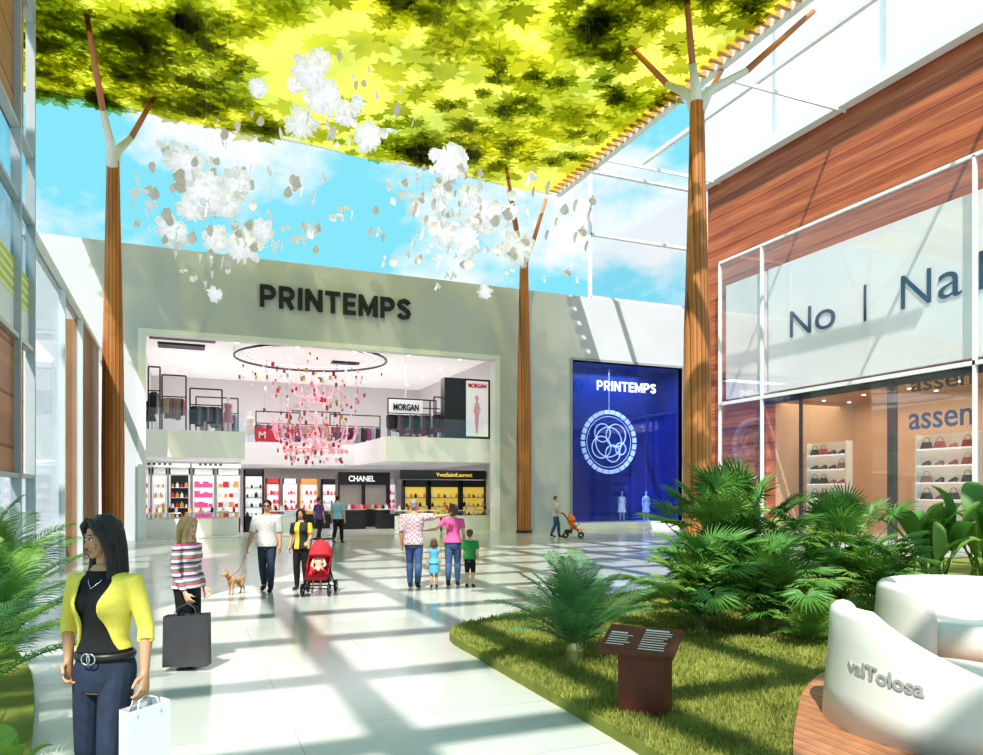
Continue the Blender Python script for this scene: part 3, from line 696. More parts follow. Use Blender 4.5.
for px, m, lb in ((622, mat('lit_white_dress', (.9, .9, .95), .6, emit=.25), 'mannequin in white dress standing in the blue window, left one'), (646, mat('pale_blue_cloth', (.4, .5, .75), .7, emit=.1), 'mannequin in pale blue dress standing in the blue window, right one')):
    p = YP(px, 500, .9); mannequin(lb, (p.x, .9, .35), 0, m, 1.6)

# ------------------------------------------------------------------ tree columns, canopy
ZC = 16.
ARM = mat('arm_wood', (.55, .22, .1), .5)
def column(label, base, ztop, ends, rb=.36, rt_=.2):
    t = thing('tree_column', label, 'column', (base.x, base.y, 0))
    q = MB(); n = 20; q.lathe([(rb*.95, 0), (rb, ztop*.25), (rb*.92, ztop*.5), (rt_*1.25, ztop*.8), (rt_, ztop)], n)
    q.build('trunk', WOODV, t)
    MB().lathe([(rb*1.05, 0), (rb*1.05, .12)], 20).build('base_ring', DARK, t)
    for e in ends:
        e = V(e)-V((base.x, base.y, 0)); s = V((0, 0, ztop)); m = V((e.x*.42, e.y*.42, ztop+(e.z-ztop)*.35))
        MB().tube([s-V((0, 0, .35)), s+V((e.x*.1, e.y*.1, .35)), m], [rt_*.95, rt_*.75, rt_*.5], 10).build('steel_branch', STEEL, t, True)
        MB().tube([m, e], [rt_*.5, rt_*.38], 10).build('arm', ARM, t, True)
def atZ(px, py, z=ZC): return W(px, py, (z-H)*F/(HZ-py))
d = 25.4; b1 = W(113, 492, d); column('timber tree shaped column left of the store entrance', b1, 13.3, [atZ(155, 96), atZ(86, 12)])
d = 34.6; b2 = W(524, 492, d); column('timber tree shaped column between the entrance and the blue window', b2, 12.6, [atZ(508, 190), atZ(546, 199), b2+V((-1.8, -2., ZC))-V((0, 0, b2.z))])
d = 21.3; b3 = W(697, 492, d); column('tallest nearest timber tree shaped column beside the palms', b3, 13.1, [atZ(630, 46), atZ(722, 70), atZ(686, -8), b3+V((3.4, -1, ZC))-V((0, 0, b3.z))], .40, .2)

cx0, cx1, cy0, cy1 = -3.6, 17.7, -18., -1.3
can = thing('leaf_canopy', 'translucent yellow green canopy printed with maple leaves overhead', 'canopy', (7, -10, ZC))
def canopymat():
    m, nt, b = newmat('canopy_membrane'); tc = nt.nodes.new('ShaderNodeTexCoord'); n = nt.nodes.new('ShaderNodeTexNoise'); n.inputs['Scale'].default_value = .3; n.inputs['Detail'].default_value = 5
    nt.links.new(tc.outputs['Object'], n.inputs['Vector']); r = nt.nodes.new('ShaderNodeValToRGB'); e = r.color_ramp.elements
    e[0].position = .38; e[0].color = (.38, .38, .02, 1); e[1].position = .62; e[1].color = (.85, .72, .06, 1); nt.links.new(n.outputs['Fac'], r.inputs[0])
    t = nt.nodes.new('ShaderNodeBsdfTranslucent'); nt.links.new(r.outputs[0], t.inputs[0]); tr = nt.nodes.new('ShaderNodeBsdfTransparent'); tr.inputs[0].default_value = (.95, .88, .5, 1)
    mx = nt.nodes.new('ShaderNodeMixShader'); mx.inputs[0].default_value = .26
    nt.links.new(t.outputs[0], mx.inputs[1]); nt.links.new(tr.outputs[0], mx.inputs[2]); nt.links.new(mx.outputs[0], nt.nodes['Material Output'].inputs['Surface'])
    return m
q = MB(); nx, ny = 30, 24; vs = []
for j in range(ny+1):
    for i in range(nx+1):
        x = cx0+(cx1-cx0)*i/nx; y = cy0+(cy1-.05*(cx1-x)-cy0)*j/ny; vs.append((x-7, y+10, .12*sin(x*.9)*sin(y*.7)))
q.add(vs, [(j*(nx+1)+i, j*(nx+1)+i+1, (j+1)*(nx+1)+i+1, (j+1)*(nx+1)+i) for j in range(ny) for i in range(nx)])
q.build('membrane', canopymat(), can, True)
def leafmat(name, tint, fac):
    m, nt, b = newmat(name); tr = nt.nodes.new('ShaderNodeBsdfTransparent'); tr.inputs[0].default_value = tint+(1,)
    d_ = nt.nodes.new('ShaderNodeBsdfDiffuse'); n = nt.nodes.new('ShaderNodeTexNoise'); rr = nt.nodes.new('ShaderNodeValToRGB'); rr.color_ramp.elements[0].color = (.06, .08, .005, 1); rr.color_ramp.elements[1].color = (.12, .13, .01, 1)
    nt.links.new(n.outputs['Fac'], rr.inputs[0]); nt.links.new(rr.outputs[0], d_.inputs[0])
    mx = nt.nodes.new('ShaderNodeMixShader'); mx.inputs[0].default_value = fac
    nt.links.new(tr.outputs[0], mx.inputs[1]); nt.links.new(d_.outputs[0], mx.inputs[2]); nt.links.new(mx.outputs[0], nt.nodes['Material Output'].inputs['Surface']); return m
half = [(.0, -.5), (.03, -.2), (.22, -.32), (.2, -.18), (.45, -.12), (.38, 0), (.55, .2), (.33, .2), (.3, .32), (.15, .22), (.2, .5), (.1, .47), (0, .75)]
leafp = half+[(-x, y) for x, y in half[-2:0:-1]]
def scatter(N, x0, x1, y0_, y1_, zo, thr, smin, smax, fr=.28):
    q = MB(); k = tries = 0
    while k < N and tries < 60000:
        tries += 1; x = R.uniform(x0, x1); y = R.uniform(y0_, y1_)
        if noise.noise(V((x*fr, y*fr, zo*5)))+R.uniform(-.08, .08) < thr: continue
        k += 1; s = R.uniform(smin, smax); a = R.uniform(0, 2*pi); z = zo+R.uniform(-.06, .06)
        pts = [(x-7+s*(px*cos(a)-py*sin(a)), y+10+s*(px*sin(a)+py*cos(a)), z) for px, py in leafp]
        n_ = len(pts); q.add(pts+[(x-7, y+10, z)], [(i, (i+1) % n_, n_) for i in range(n_)])
    return q
for i_, (tint, fac, N, zo, thr, s0_, s1_, fr_) in enumerate((((.72, .74, .36), .03, 280, -.2, -.08, 1.1, 2.2, .2), ((.62, .64, .28), .06, 260, -.32, .0, .9, 1.8, .22), ((.46, .49, .16), .12, 220, -.45, .06, .6, 1.3, .26))):
    scatter(N, cx0+.6, cx1-.6, cy0+.5, cy1-1.3, zo, thr, s0_, s1_, fr_).build('leaf_print', leafmat('leaf_layer_%d' % i_, tint, fac), can)
bm_ = MB().box(-.25, .3, -.06, .06, -.05, .25).mesh('edge_batten', mat('batten_wood', (.62, .36, .18), .5))
y = cy0
while y < cy1: place('edge_batten', bm_, can, (cx1-7, y+10, 0)); y += .42
MB().box(cx1-7+.25, cx1-7+.5, cy0+10, cy1+10, -.1, .35).build('edge_beam', STEEL, can)
MB().tube([(cx0-7, cy1+10-1.1, 0), (cx1-7, cy1+10, 0)], .05, 6).build('far_cable', STEEL, can)
sc_ = thing('leaf_shadow_caster', 'added unseen leaf shapes above the near hall that dapple the floor', 'canopy', (7, -10, ZC))
scatter(230, .5, 17, -38, -18.8, .9, .0, .5, 1.3, .3).build('leaf_print', leafmat('leaf_shadow_caster_mat', (.5, .55, .45), .55), sc_)  # unseen leaves added over the near hall to cast leafy floor shadows
w = MB()
x = -14.
while x < 18.5: w.box(x-.15, x+.15, -46, -18.5, 17.3, 17.6); x += 2.1
y = -46.
while y < -18.8: w.box(-14, 18, y-.13, y+.13, 17.3, 17.6); y += 2.1
struct(w.build('ceiling_roof_grid', STEEL))
w = MB(); w.box(19.6, 19.8, -19, .2, 17.8, 18.1); w.box(23.6, 23.8, -19, .2, 18.9, 19.1)
for y in (-1, -9, -17): w.box(17.9, 27.9, y-.05, y+.05, 18.2, 18.35)
struct(w.build('ceiling_side_beams', STEEL))

# ------------------------------------------------------------------ hanging flowers
PAPER = mat('white_paper_petals_glow', (.93, .93, .95), .6, trans=.3, var=.04, emit=.24); BEIGE = mat('beige_paper_glow', (.8, .72, .66), .6, trans=.3, var=.08, emit=.1)  # emission in the paper makes up for the shade under the canopy
WIRE = mat('fine_wire', (.6, .62, .6), .4, clear=.85)
def petal(mb, c, dirv, L, wd, curl):
    d = dirv.normalized(); s = d.cross(V((R.uniform(-1, 1), R.uniform(-1, 1), R.uniform(-1, 1)))).normalized(); n = d.cross(s)
    rows = [(0, .1), (.35, .8), (.7, 1.), (1, .45)]; vs = []
    for t_, ww in rows:
        for k in (-1, 0, 1): vs.append(V(c)+d*L*t_+s*wd*ww*k+n*(curl*t_*t_+.25*wd*abs(k)))
    mb.add(vs, [(i*3+k, i*3+k+1, i*3+k+4, i*3+k+3) for i in range(3) for k in range(2)])
def blossom(n):
    q = MB()
    for i in range(n):
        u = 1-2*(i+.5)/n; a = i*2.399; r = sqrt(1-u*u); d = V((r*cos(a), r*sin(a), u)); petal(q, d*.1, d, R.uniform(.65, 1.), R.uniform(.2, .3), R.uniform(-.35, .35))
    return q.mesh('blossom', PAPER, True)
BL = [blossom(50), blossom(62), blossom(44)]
wireme = MB().tube([(0, 0, 0), (0, 0, 1)], .0012, 4).mesh('wire', WIRE)
big = [(310,72,19),(325,98,19),(300,124,17),(345,112,14),(368,137,15),(357,103,8),(185,163,20),(205,192,22),(227,203,16),(172,230,16),(215,238,14),(245,246,19),(262,230,13),
       (452,163,19),(440,190,11),(446,232,14),(466,241,14),(480,214,14),(518,247,17),(434,155,7),(485,292,8),(215,294,8),(258,88,10),(468,195,12),(510,212,10),(238,182,14),(190,208,15),(320,60,12),(295,85,9),(485,225,12)]
for i, (px, py, r) in enumerate(big):
    d = R.uniform(15, 23) if py > 130 else R.uniform(17, 21); p = W(px, py, d); s = r/F*d*1.0
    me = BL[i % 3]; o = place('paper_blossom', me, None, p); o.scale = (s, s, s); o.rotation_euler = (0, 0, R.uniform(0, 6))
    tag(o, 'large white paper blossom hanging on a wire below the leaf canopy', 'paper flower', 'white paper blossoms hanging from the canopy')
    wr = place('wire', wireme, o); wr.scale = (1/s, 1/s, (ZC-.5-p.z)/s)
PM = []
for i in range(8):
    q = MB(); petal(q, (0, 0, 0), V((R.uniform(-1, 1), R.uniform(-1, 1), R.uniform(-1, .6))), .2, .085, R.uniform(-.06, .06))
    if i % 2: petal(q, (0, 0, 0), V((R.uniform(-1, 1), R.uniform(-1, 1), R.uniform(-1, .6))), .18, .075, R.uniform(-.06, .06))
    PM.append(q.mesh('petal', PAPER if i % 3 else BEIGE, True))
for i in range(299):
    f = R.random()
    if f < .3: px, py = R.gauss(205, 40), R.gauss(198, 36)
    elif f < .62: px, py = R.gauss(458, 45), R.gauss(215, 32)
    elif f < .72: px, py = R.gauss(330, 30), R.gauss(105, 25)
    else: px, py = R.uniform(150, 590), R.uniform(165, 280)
    py = max(62, min(283, py)); px = max(60, min(640, px)); d = R.uniform(13, 22); p = W(px, py, d)
    if 248 < px < 425 and py > 262: continue
    if p.z > ZC-1 or p.x < XL+.4: continue
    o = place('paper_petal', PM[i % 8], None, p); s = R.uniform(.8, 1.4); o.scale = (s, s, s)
    tag(o, 'small paper petal hanging on a fine wire among the white blossoms', 'paper petal', 'small paper petals hanging from the canopy')
    wr = place('wire', wireme, o); wr.scale = (.6, .6, (ZC-.5-p.z)/s)

# ------------------------------------------------------------------ garden
def smoothpoly(P, n=6):
    out = []; L = len(P)
    for i in range(L):
        p0, p1, p2, p3 = P[i-1], P[i], P[(i+1) % L], P[(i+2) % L]
        for k in range(n):
            t = k/n; out.append(.5*((2*p1)+(p2-p0)*t+(2*p0-5*p1+4*p2-p3)*t*t+(3*p1-p0-3*p2+p3)*t**3))
    return out
bedpx = [(450,637),(500,622),(580,606),(660,592),(740,580),(860,568),(1010,560),(1250,580),(1300,700),(1200,850),(900,900),(760,840),(650,762),(585,722),(530,690),(480,660)]
bed = smoothpoly([G(x, y).to_2d() for x, y in bedpx])
LAWN = mat('lawn_green', (.20, .22, .04), .95, var=.55, scale=5, bump=.4)
struct(MB().prism(bed, 0, .1).build('floor_garden_bed', LAWN))
dkpx = [(793,775),(797,735),(806,705),(830,685),(880,670),(980,655),(1150,690),(1250,760),(1150,860),(900,880),(800,860)]
deck = smoothpoly([G(x, y).to_2d() for x, y in dkpx])
o = MB().prism([p-deck[0] for p in deck], .1, .16).build('floor_deck', DECKM); o.location = (deck[0].x, deck[0].y, 0); struct(o)
def inside(p, poly):
    c = False; j = len(poly)-1
    for i in range(len(poly)):
        if (poly[i].y > p[1]) != (poly[j].y > p[1]) and p[0] < (poly[j].x-poly[i].x)*(p[1]-poly[i].y)/(poly[j].y-poly[i].y)+poly[i].x: c = not c
        j = i
    return c
q = MB(); k = 0; vs = []; fs = []
while k < 60000:
    px = R.uniform(440, 900); py = 1/R.uniform(1/290., 1/95.)+492 if R.random() < .5 else R.uniform(600, 775)
    g = G(px, py, .1); k += 1
    if not inside(g, bed) or inside(g, deck): continue
    hgt = R.uniform(.025, .065); a = R.uniform(0, pi); w_ = .004+.0008*(g-V((CX, CY, 0))).length; lx, ly = R.uniform(-.03, .03), R.uniform(-.03, .03)
    n0 = len(vs); vs += [(g.x-cos(a)*w_, g.y-sin(a)*w_, .098), (g.x+cos(a)*w_, g.y+sin(a)*w_, .098), (g.x+lx, g.y+ly, .1+hgt)]; fs.append((n0, n0+1, n0+2))
q.add(vs, fs); tag(q.build('grass', mat('grass_blades', (.31, .33, .08), .8, trans=.3, var=.65, scale=3)), 'short green grass covering the curved garden bed', 'grass', kind='stuff')

GR1 = mat('frond_green', (.12, .29, .06), .45, trans=.3, var=.35, scale=3); GR2 = mat('frond_bluegreen', (.12, .28, .11), .4, trans=.25, var=.35, scale=3); GR3 = mat('frond_light', (.28, .46, .10), .45, trans=.35, var=.3, scale=3)
STEM = mat('palm_stem', (.22, .24, .08), .7)
def frond(L, n, ll, wd, up, droop, m, lean=.5):
    q = MB(); pt = lambda s: V((L*(s-.12*s*s), 0, L*(up*s-droop*s*s)))
    q.tube([pt(i/8) for i in range(9)], [.010*(1-i/10)*L for i in range(9)], 5)
    for i in range(n):
        s = .14+.86*i/(n-1); p = pt(s); tg = (pt(min(1, s+.03))-pt(s-.03)).normalized(); l = ll*(sin(pi*(.12+.84*s))**.55)*R.uniform(.9, 1.08)
        for sd in (-1, 1):
            dv = (V((0, sd, .25))+tg*lean*(.6+s)+V((0, 0, R.uniform(-.12, .1)))).normalized(); wv = tg*wd*.5
            p1 = p+dv*l*.45; p2 = p+dv*l*.8+V((0, 0, -l*.12)); p3 = p+dv*l+V((0, 0, -l*.3))
            q.add([p-wv*.5, p+wv*.5, p1+wv, p1-wv, p2+wv*.8, p2-wv*.8, p3], [(0, 1, 2, 3), (3, 2, 4, 5), (5, 4, 6)])
    return q.mesh('frond', m)
def fan(pl, l, nseg, m, tilt, droop=.5):
    q = MB(); pe = [V((pl*t, 0, pl*.35*(t-.5*t*t))) for t in (0, .33, .66, 1)]; q.tube(pe, .008, 5); c = pe[-1]
    ex = V((cos(tilt), 0, -sin(tilt))); ez = V((sin(tilt), 0, cos(tilt))); ey = V((0, 1, 0))
    for i in range(nseg):
        a = radians(-140+280*i/(nseg-1)); d = (ex*cos(a)+ey*sin(a)+ez*R.uniform(.05, .3)).normalized(); s_ = (ey*cos(a)-ex*sin(a)); L = l*(.82+.18*cos(a))*R.uniform(.88, 1.06); w_ = l*.034
        P = [c, c+d*L*.4+ez*.03, c+d*L*.75-V((0, 0, L*.06*droop)), c+d*L-V((0, 0, L*.28*droop))]
        q.add([P[0], P[1]+s_*w_, P[1]-s_*w_, P[2]+s_*w_*.7, P[2]-s_*w_*.7, P[3], P[1]+ez*.012, P[2]+ez*.012], [(0, 1, 6), (0, 6, 2), (1, 3, 7, 6), (6, 7, 4, 2), (3, 5, 7), (7, 5, 4)])
    return q.mesh('fan_leaf', m)
def plant(name, label, cat, loc, meshes, n, e0, e1, part, stem=None, group=None, sc=(.8, 1.1), basez=0., azr=(0, 2*pi), spread=0.):
    t = thing(name, label, cat, loc, 0, group)
    for i in range(n):
        o = place(part, meshes[i % len(meshes)], t, (R.uniform(-spread, spread), R.uniform(-spread, spread), basez)); s = R.uniform(*sc); o.scale = (s, s, s)
        f = i/max(1, n-1); e = e0+(e1-e0)*f; az = azr[0]+(azr[1]-azr[0])*((i*.381966) % 1); o.rotation_euler = (R.uniform(-.15, .15), -(e+R.uniform(-.1, .1)), az)
    if stem: MB().lathe([(stem, 0), (stem*1.15, basez*.5+.04), (stem*.8, basez+.05)], 10).build('stem', STEM, t)
    return t
cyc = [frond(1.15, 50, .22, .012, .35, .34, GR2) for _ in range(3)]
plant('cycad', 'spiky feathery cycad at the near left tip of the lawn', 'plant', G(575, 660, .1), cyc, 34, .25, 1.35, 'frond', .09, basez=.14, sc=(.82, 1.08))
F1 = [fan(.35, .38, 34, GR1, .3, .5), fan(.55, .42, 36, GR3, .5, .5), fan(.75, .40, 32, GR3, .3, .4), fan(.95, .42, 34, GR1, .6, .5)]
F2 = [fan(.8, .45, 34, GR1, .3, .5), fan(1.15, .45, 36, GR3, .5, .5), fan(1.45, .45, 34, GR1, .2, .4), fan(.5, .45, 34, GR3, .5, .5)]
for px, py, n, e0, e1, lb, ms, s in ((700, 630, 64, .15, 1.45, 'leftmost rounded fan palm of the bed with fine pointed leaves', F1, (.78, .98)), (765, 634, 64, .15, 1.4, 'bushy fan palm behind the information podium', F1, (.8, 1.0)),
                                 (728, 606, 54, .6, 1.5, 'tall fan palm at the foot of the big column', F2, (1.0, 1.2)), (835, 612, 60, .35, 1.4, 'fan palm in front of the shop window shelves', F2, (.85, 1.0)), (880, 620, 44, .15, 1.3, 'low fan palm left of the broad leaved plant', F1, (.75, .9))):
    plant('fan_palm', lb, 'plant', G(px, py, .1), ms, n, e0, e1, 'fan_leaf', .06, basez=.2, sc=s, spread=.18)
SPK = [frond(1.5, 50, .26, .014, .75, .3, GR3), frond(1.4, 46, .26, .014, .7, .35, GR1)]
plant('feathery_palm', 'tall feathery palm rising behind the fan palms near the column', 'plant', G(742, 606, .1), SPK, 10, .9, 1.45, 'frond', .05, basez=.5, sc=(.8, .95), spread=.1)
def blade(L, wd, m):
    q = MB(); n = 8; pt = lambda s: V((L*(.35+s*.8-.2*s*s), 0, L*(.25+.5*s-.45*s*s)))
    q.tube([V((0, 0, 0)), V((L*.18, 0, L*.14)), pt(0)], .014, 5); vs = []
    for i in range(n+1):
        s = i/n; w_ = wd*sin(pi*min(.98, s*.9+.08))**.7; p = pt(s)
        vs += [p+V((0, -w_, .25*w_)), p, p+V((0, w_, .25*w_))]
    q.add(vs, [(i*3+k, i*3+k+1, i*3+k+4, i*3+k+3) for i in range(n) for k in range(2)]); return q.mesh('leaf', m, True)
BLD = [blade(1.1, .12, GR3), blade(1.3, .14, GR1), blade(.9, .11, GR3)]
for px, py, s, lb in ((930, 596, 1.25, 'broad leaved plant with tall paddle leaves behind the white seats'), (985, 592, 1.35, 'broad leaved plant at the right edge with large paddle leaves')):
    plant('paddle_leaf_plant', lb, 'plant', G(px, py, .1), BLD, 28, .4, 1.45, 'leaf', .05, basez=.25, sc=(s*.75, s*1.05), spread=.2)
plant('low_palm', 'light green low plant between the fan palms and white seats', 'plant', G(810, 642, .1), [frond(.7, 32, .2, .012, .5, .5, GR3)], 20, .2, 1.3, 'frond', None, sc=(.7, 1))
lb_ = smoothpoly([V(p) for p in [W(-160, 0, 2.6).to_2d(), W(15, 0, 3.9).to_2d(), W(30, 0, 5.2).to_2d(), W(25, 0, 8.).to_2d(), W(-40, 0, 11).to_2d(), W(-260, 0, 8).to_2d()]])
struct(MB().prism(lb_, 0, .08).build('floor_garden_bed_left', LAWN))
AR = [frond(1.5, 54, .32, .013, .55, .5, GR1), frond(1.3, 50, .30, .013, .55, .6, GR2), frond(1.4, 52, .32, .013, .6, .5, GR3)]
for px, d, n, s, e0, lb in ((-20, 6.6, 32, (.8, 1.05), .5, 'tall feathery palm behind the left edge of the plaza'), (-55, 5.0, 28, (.75, .9), .35, 'nearest feathery palm at the left edge'), (-8, 9.0, 26, (.95, 1.25), .6, 'farthest feathery palm at the left edge')):
    p = W(px, 492, d); p.z = .08; plant('feathery_palm', lb, 'plant', p, AR, n, e0, 1.5, 'frond', .06, basez=.2, sc=s, spread=.1)
p = W(8, 492, 4.3); p.z = .08; plant('low_palm', 'low light green leafy plant in the bottom left corner', 'plant', p, [BLD[2], frond(.6, 24, .2, .015, .5, .5, GR3)], 18, .1, 1.1, 'frond', None, sc=(.35, .55))

# podium
CORT = mat('corten_steel', (.13, .035, .02), .5, .2, var=.35, scale=8)
L = G(645, 712, .1); pd = thing('information_podium', 'rust brown steel podium with a tilted text panel on the lawn', 'podium', L, FC-.5)
q = MB(); q.add([(-.19, -.12, 0), (.19, -.12, 0), (.19, .12, 0), (-.19, .12, 0), (-.19, -.12, .50), (.19, -.12, .50), (.19, .12, .60), (-.19, .12, .60)], [(0, 3, 2, 1), (4, 5, 6, 7), (0, 1, 5, 4), (1, 2, 6, 5), (2, 3, 7, 6), (3, 0, 4, 7)])
q.build('pedestal', CORT, pd)
MT = Matrix.Rotation(radians(24), 3, 'X'); MB().obox((-.03, -.02, .58), (.62, .38, .03), MT).build('panel', CORT, pd)
sm = mat('pale_print', (.75, .68, .6), .5)
for c0, L_, a_, b_ in ((-.28, .2, 2, 8), (.0, .24, 0, 9)):
    q = MB()
    for i in range(a_, b_):
        yy = .14-i*.033; ln = L_*R.uniform(.7, 1); cpos = V((-.02, -.02, .58))+MT @ V((c0+ln/2, yy, .0165)); q.obox(cpos, (ln, .009 if i != a_ else .018, .003), MT)
    q.build('text_block', sm, pd)

# white seats
SEAT = mat('white_seat_plastic', (.74, .72, .66), .35, var=.03)
def tub(label, loc, th0, th1, hf, R0, name_txt=None, seat_h=.38):
    t = thing('moulded_seat', label, 'seat', loc, FC); n = 48; vs = []
    for i in range(n+1):
        th = th0+(th1-th0)*i/n; e = min(1, min(i, n-i)/5); e = sqrt(1-(1-e)**2)*.98+.02; hh = hf(i/n)*(.55+.45*e); tk = .085*e+.01
        Rm = R0-.08; ring = [(Rm+tk+.05, 0), (Rm+tk+.03, hh*.3), (Rm+tk, hh*.7), (Rm+tk*.95, hh-tk*.8)]
        for k in range(1, 6):
            a = pi*k/6; ring.append((Rm+tk*.95*cos(a), hh-tk*.8+tk*.8*sin(a)))
        ring += [(Rm-tk*.95, hh-tk*.8), (Rm-tk, hh*.6), (Rm-tk-.02, hh*.25), (Rm-tk-.02, 0)]
        m = len(ring); vs += [(r*cos(th), r*sin(th), z) for r, z in ring]
    q = MB(); fs = [(i*m+k, i*m+(k+1) % m, (i+1)*m+(k+1) % m, (i+1)*m+k) for i in range(n) for k in range(m)]; fs += [tuple(range(m))[::-1], tuple(n*m+k for k in range(m))]
    q.add(vs, fs); o = q.build('shell', SEAT, t, True)
    q = MB().lathe([(R0-.12, 0), (R0-.12, seat_h-.06), (R0-.16, seat_h), (R0-.3, seat_h+.005), (.02, seat_h-.03)], 40); q.build('seat_pad', SEAT, t, True)
    if name_txt:
        me = textmesh(name_txt[0], name_txt[1], .006, .003)
        for v in me.vertices:
            th = name_txt[2]+v.co.x/(R0+.03); zz = name_txt[3]+v.co.y-v.co.x*name_txt[4]; rr = R0+.02*(1-zz/.8)+.022+v.co.z; v.co = (rr*cos(th), rr*sin(th), zz)
        me.materials.clear(); me.materials.append(mat('grey_embossing', (.40, .39, .37), .4)); place('lettering', me, t)
    return t
p = W(945, 492, 5.55); p.z = .16
def hf1(f): return .88 if f < .36 else .88-.58*min(1, (f-.36)/.5)**.9
tub('near white moulded tub seat with raised lettering on its curved back', p, radians(125), radians(325), hf1, .78, ('valTolosa', .145, radians(191), .44, .12))
p = W(975, 492, 8.1); p.z = .16
tub('far white moulded tub seat facing the viewer', p, radians(-35), radians(215), lambda f: .74, .95)

# ------------------------------------------------------------------ store interior
q = thing('downlight', 'round downlight in the white store ceiling', 'ceiling light', (1.2, 3, OZ+.3), 0, 'store ceiling downlights')
MB().lathe([(.14, -.03), (.14, 0)], 12).build('trim_ring', CHROME, q); MB().lathe([(.1, -.04), (.1, -.03)], 12).build('lens', LAMP, q)
for i in range(1, 24):
    dup(q, (1.2+(i % 6)*2.7, 3+(i//6)*3.2, OZ+.3))
for i, (a, b_, c_, e) in enumerate(((.3, 3.0, 1.4, 3.2), (.6, 2.6, 4.2, 5.2), (11.2, 14, 1.6, 2.2), (8.8, 10.2, 6, 6.5))):
    tag(MB().box(a, b_, c_, e, OZ+.2, OZ+.3).build('ceiling_slot', BLACK), 'black recessed lighting slot in the store ceiling, '+['nearest the left jamb', 'second on the left side', 'nearest the right jamb', 'deep at the right of centre'][i], 'ceiling slot')
c = YP(312, 352, 4.2)
rg = thing('ring_rail', 'large suspended black ring rail under the store ceiling', 'chandelier ring', (c.x, 4.2, OZ-.02))
MB().torus((0, 0, 0), 3.6, .06, 64, 6).build('outer_rail', DARK, rg, True); MB().torus((0, 0, .06), 3.0, .035, 64, 6).build('inner_rail', CHROME, rg, True)
for k in range(6): MB().tube([(3.6*cos(k*pi/3), 3.6*sin(k*pi/3), 0), (3.6*cos(k*pi/3), 3.6*sin(k*pi/3), .32)], .012, 4).build('hanger', DARK, rg)
CM = [mat('card_red', (.7, .04, .06), .6, emit=.1), mat('card_pink', (.88, .42, .5), .6, emit=.2), mat('card_white', (.8, .76, .74), .6), mat('card_gold', (.5, .33, .12), .5, emit=.05), mat('card_plum', (.3, .05, .12), .6)]
PALE = mat('pale_pink_chandelier', (.92, .50, .58), .5, emit=.3)
cme = []
for m in CM:
    q = MB().box(-.06, .06, -.008, .008, -.09, .09); q.tube([(0, 0, .1), (0, 0, 1.0)], .003, 4); cme.append(q.mesh('card', m))
for i in range(290):
    f = R.random(); z = 3.2+4.9*f; rmax = 3.4*(.5+.5*min(1, max(0, (z-4.2)/3.2))) if z > 4.2 else 1.8
    rr = rmax*R.random()**.45; a = R.uniform(0, 2*pi)
    o = place('hanging_card', cme[i % 5], None, (c.x+rr*cos(a), 4.2+rr*sin(a), z)); o.rotation_euler = (0, 0, R.uniform(-.9, .9)); s = R.uniform(.6, 1.2); o.scale = (s, s, s)
    cn = ['red', 'pink', 'white', 'gold', 'plum'][i % 5]; tag(o, cn+' card strung below the black ring in the store', 'decoration', cn+' hanging cards under the ring')
for (px, py, s, lb) in ((316, 392, 1.35, 'upper pink chandelier hanging in the store entrance'), (316, 434, 2.5, 'lower wider pink chandelier hanging in the store entrance')):
    p = YP(px, py, 4.2); t = thing('chandelier', lb, 'chandelier', p); t.scale = (s, s, s*.75)
    MB().lathe([(.03, -.45), (.09, -.35), (.03, -.2), (.08, 0), (.03, .2), (.06, .35), (.02, .6)], 12).build('stem', PALE, t, True)
    for k in range(12):
        a = 2*pi*k/12; e = V((cos(a), sin(a), 0)); MB().tube([e*.05-V((0, 0, .1)), e*.4-V((0, 0, .3)), e*.75-V((0, 0, .15)), e*.8+V((0, 0, .05))], .018, 6).build('arm', PALE, t, True)
        MB().lathe([(.02, 0), (.06, .02), (.02, .05), (.02, .2), (.005, .26)], 8, tuple(e*.8+V((0, 0, .05)))).build('candle', CM[1], t, True)
    q = MB()
    for k in range(16):
        a = 2*pi*k/16; q.tube([(.6*cos(a), .6*sin(a), -.42), (.6*cos(a+.39), .6*sin(a+.39), -.42)], .014, 4); q.ell((.6*cos(a), .6*sin(a), -.46), .035, 6, 4)
    q.build('crystal_ring', CM[1], t)

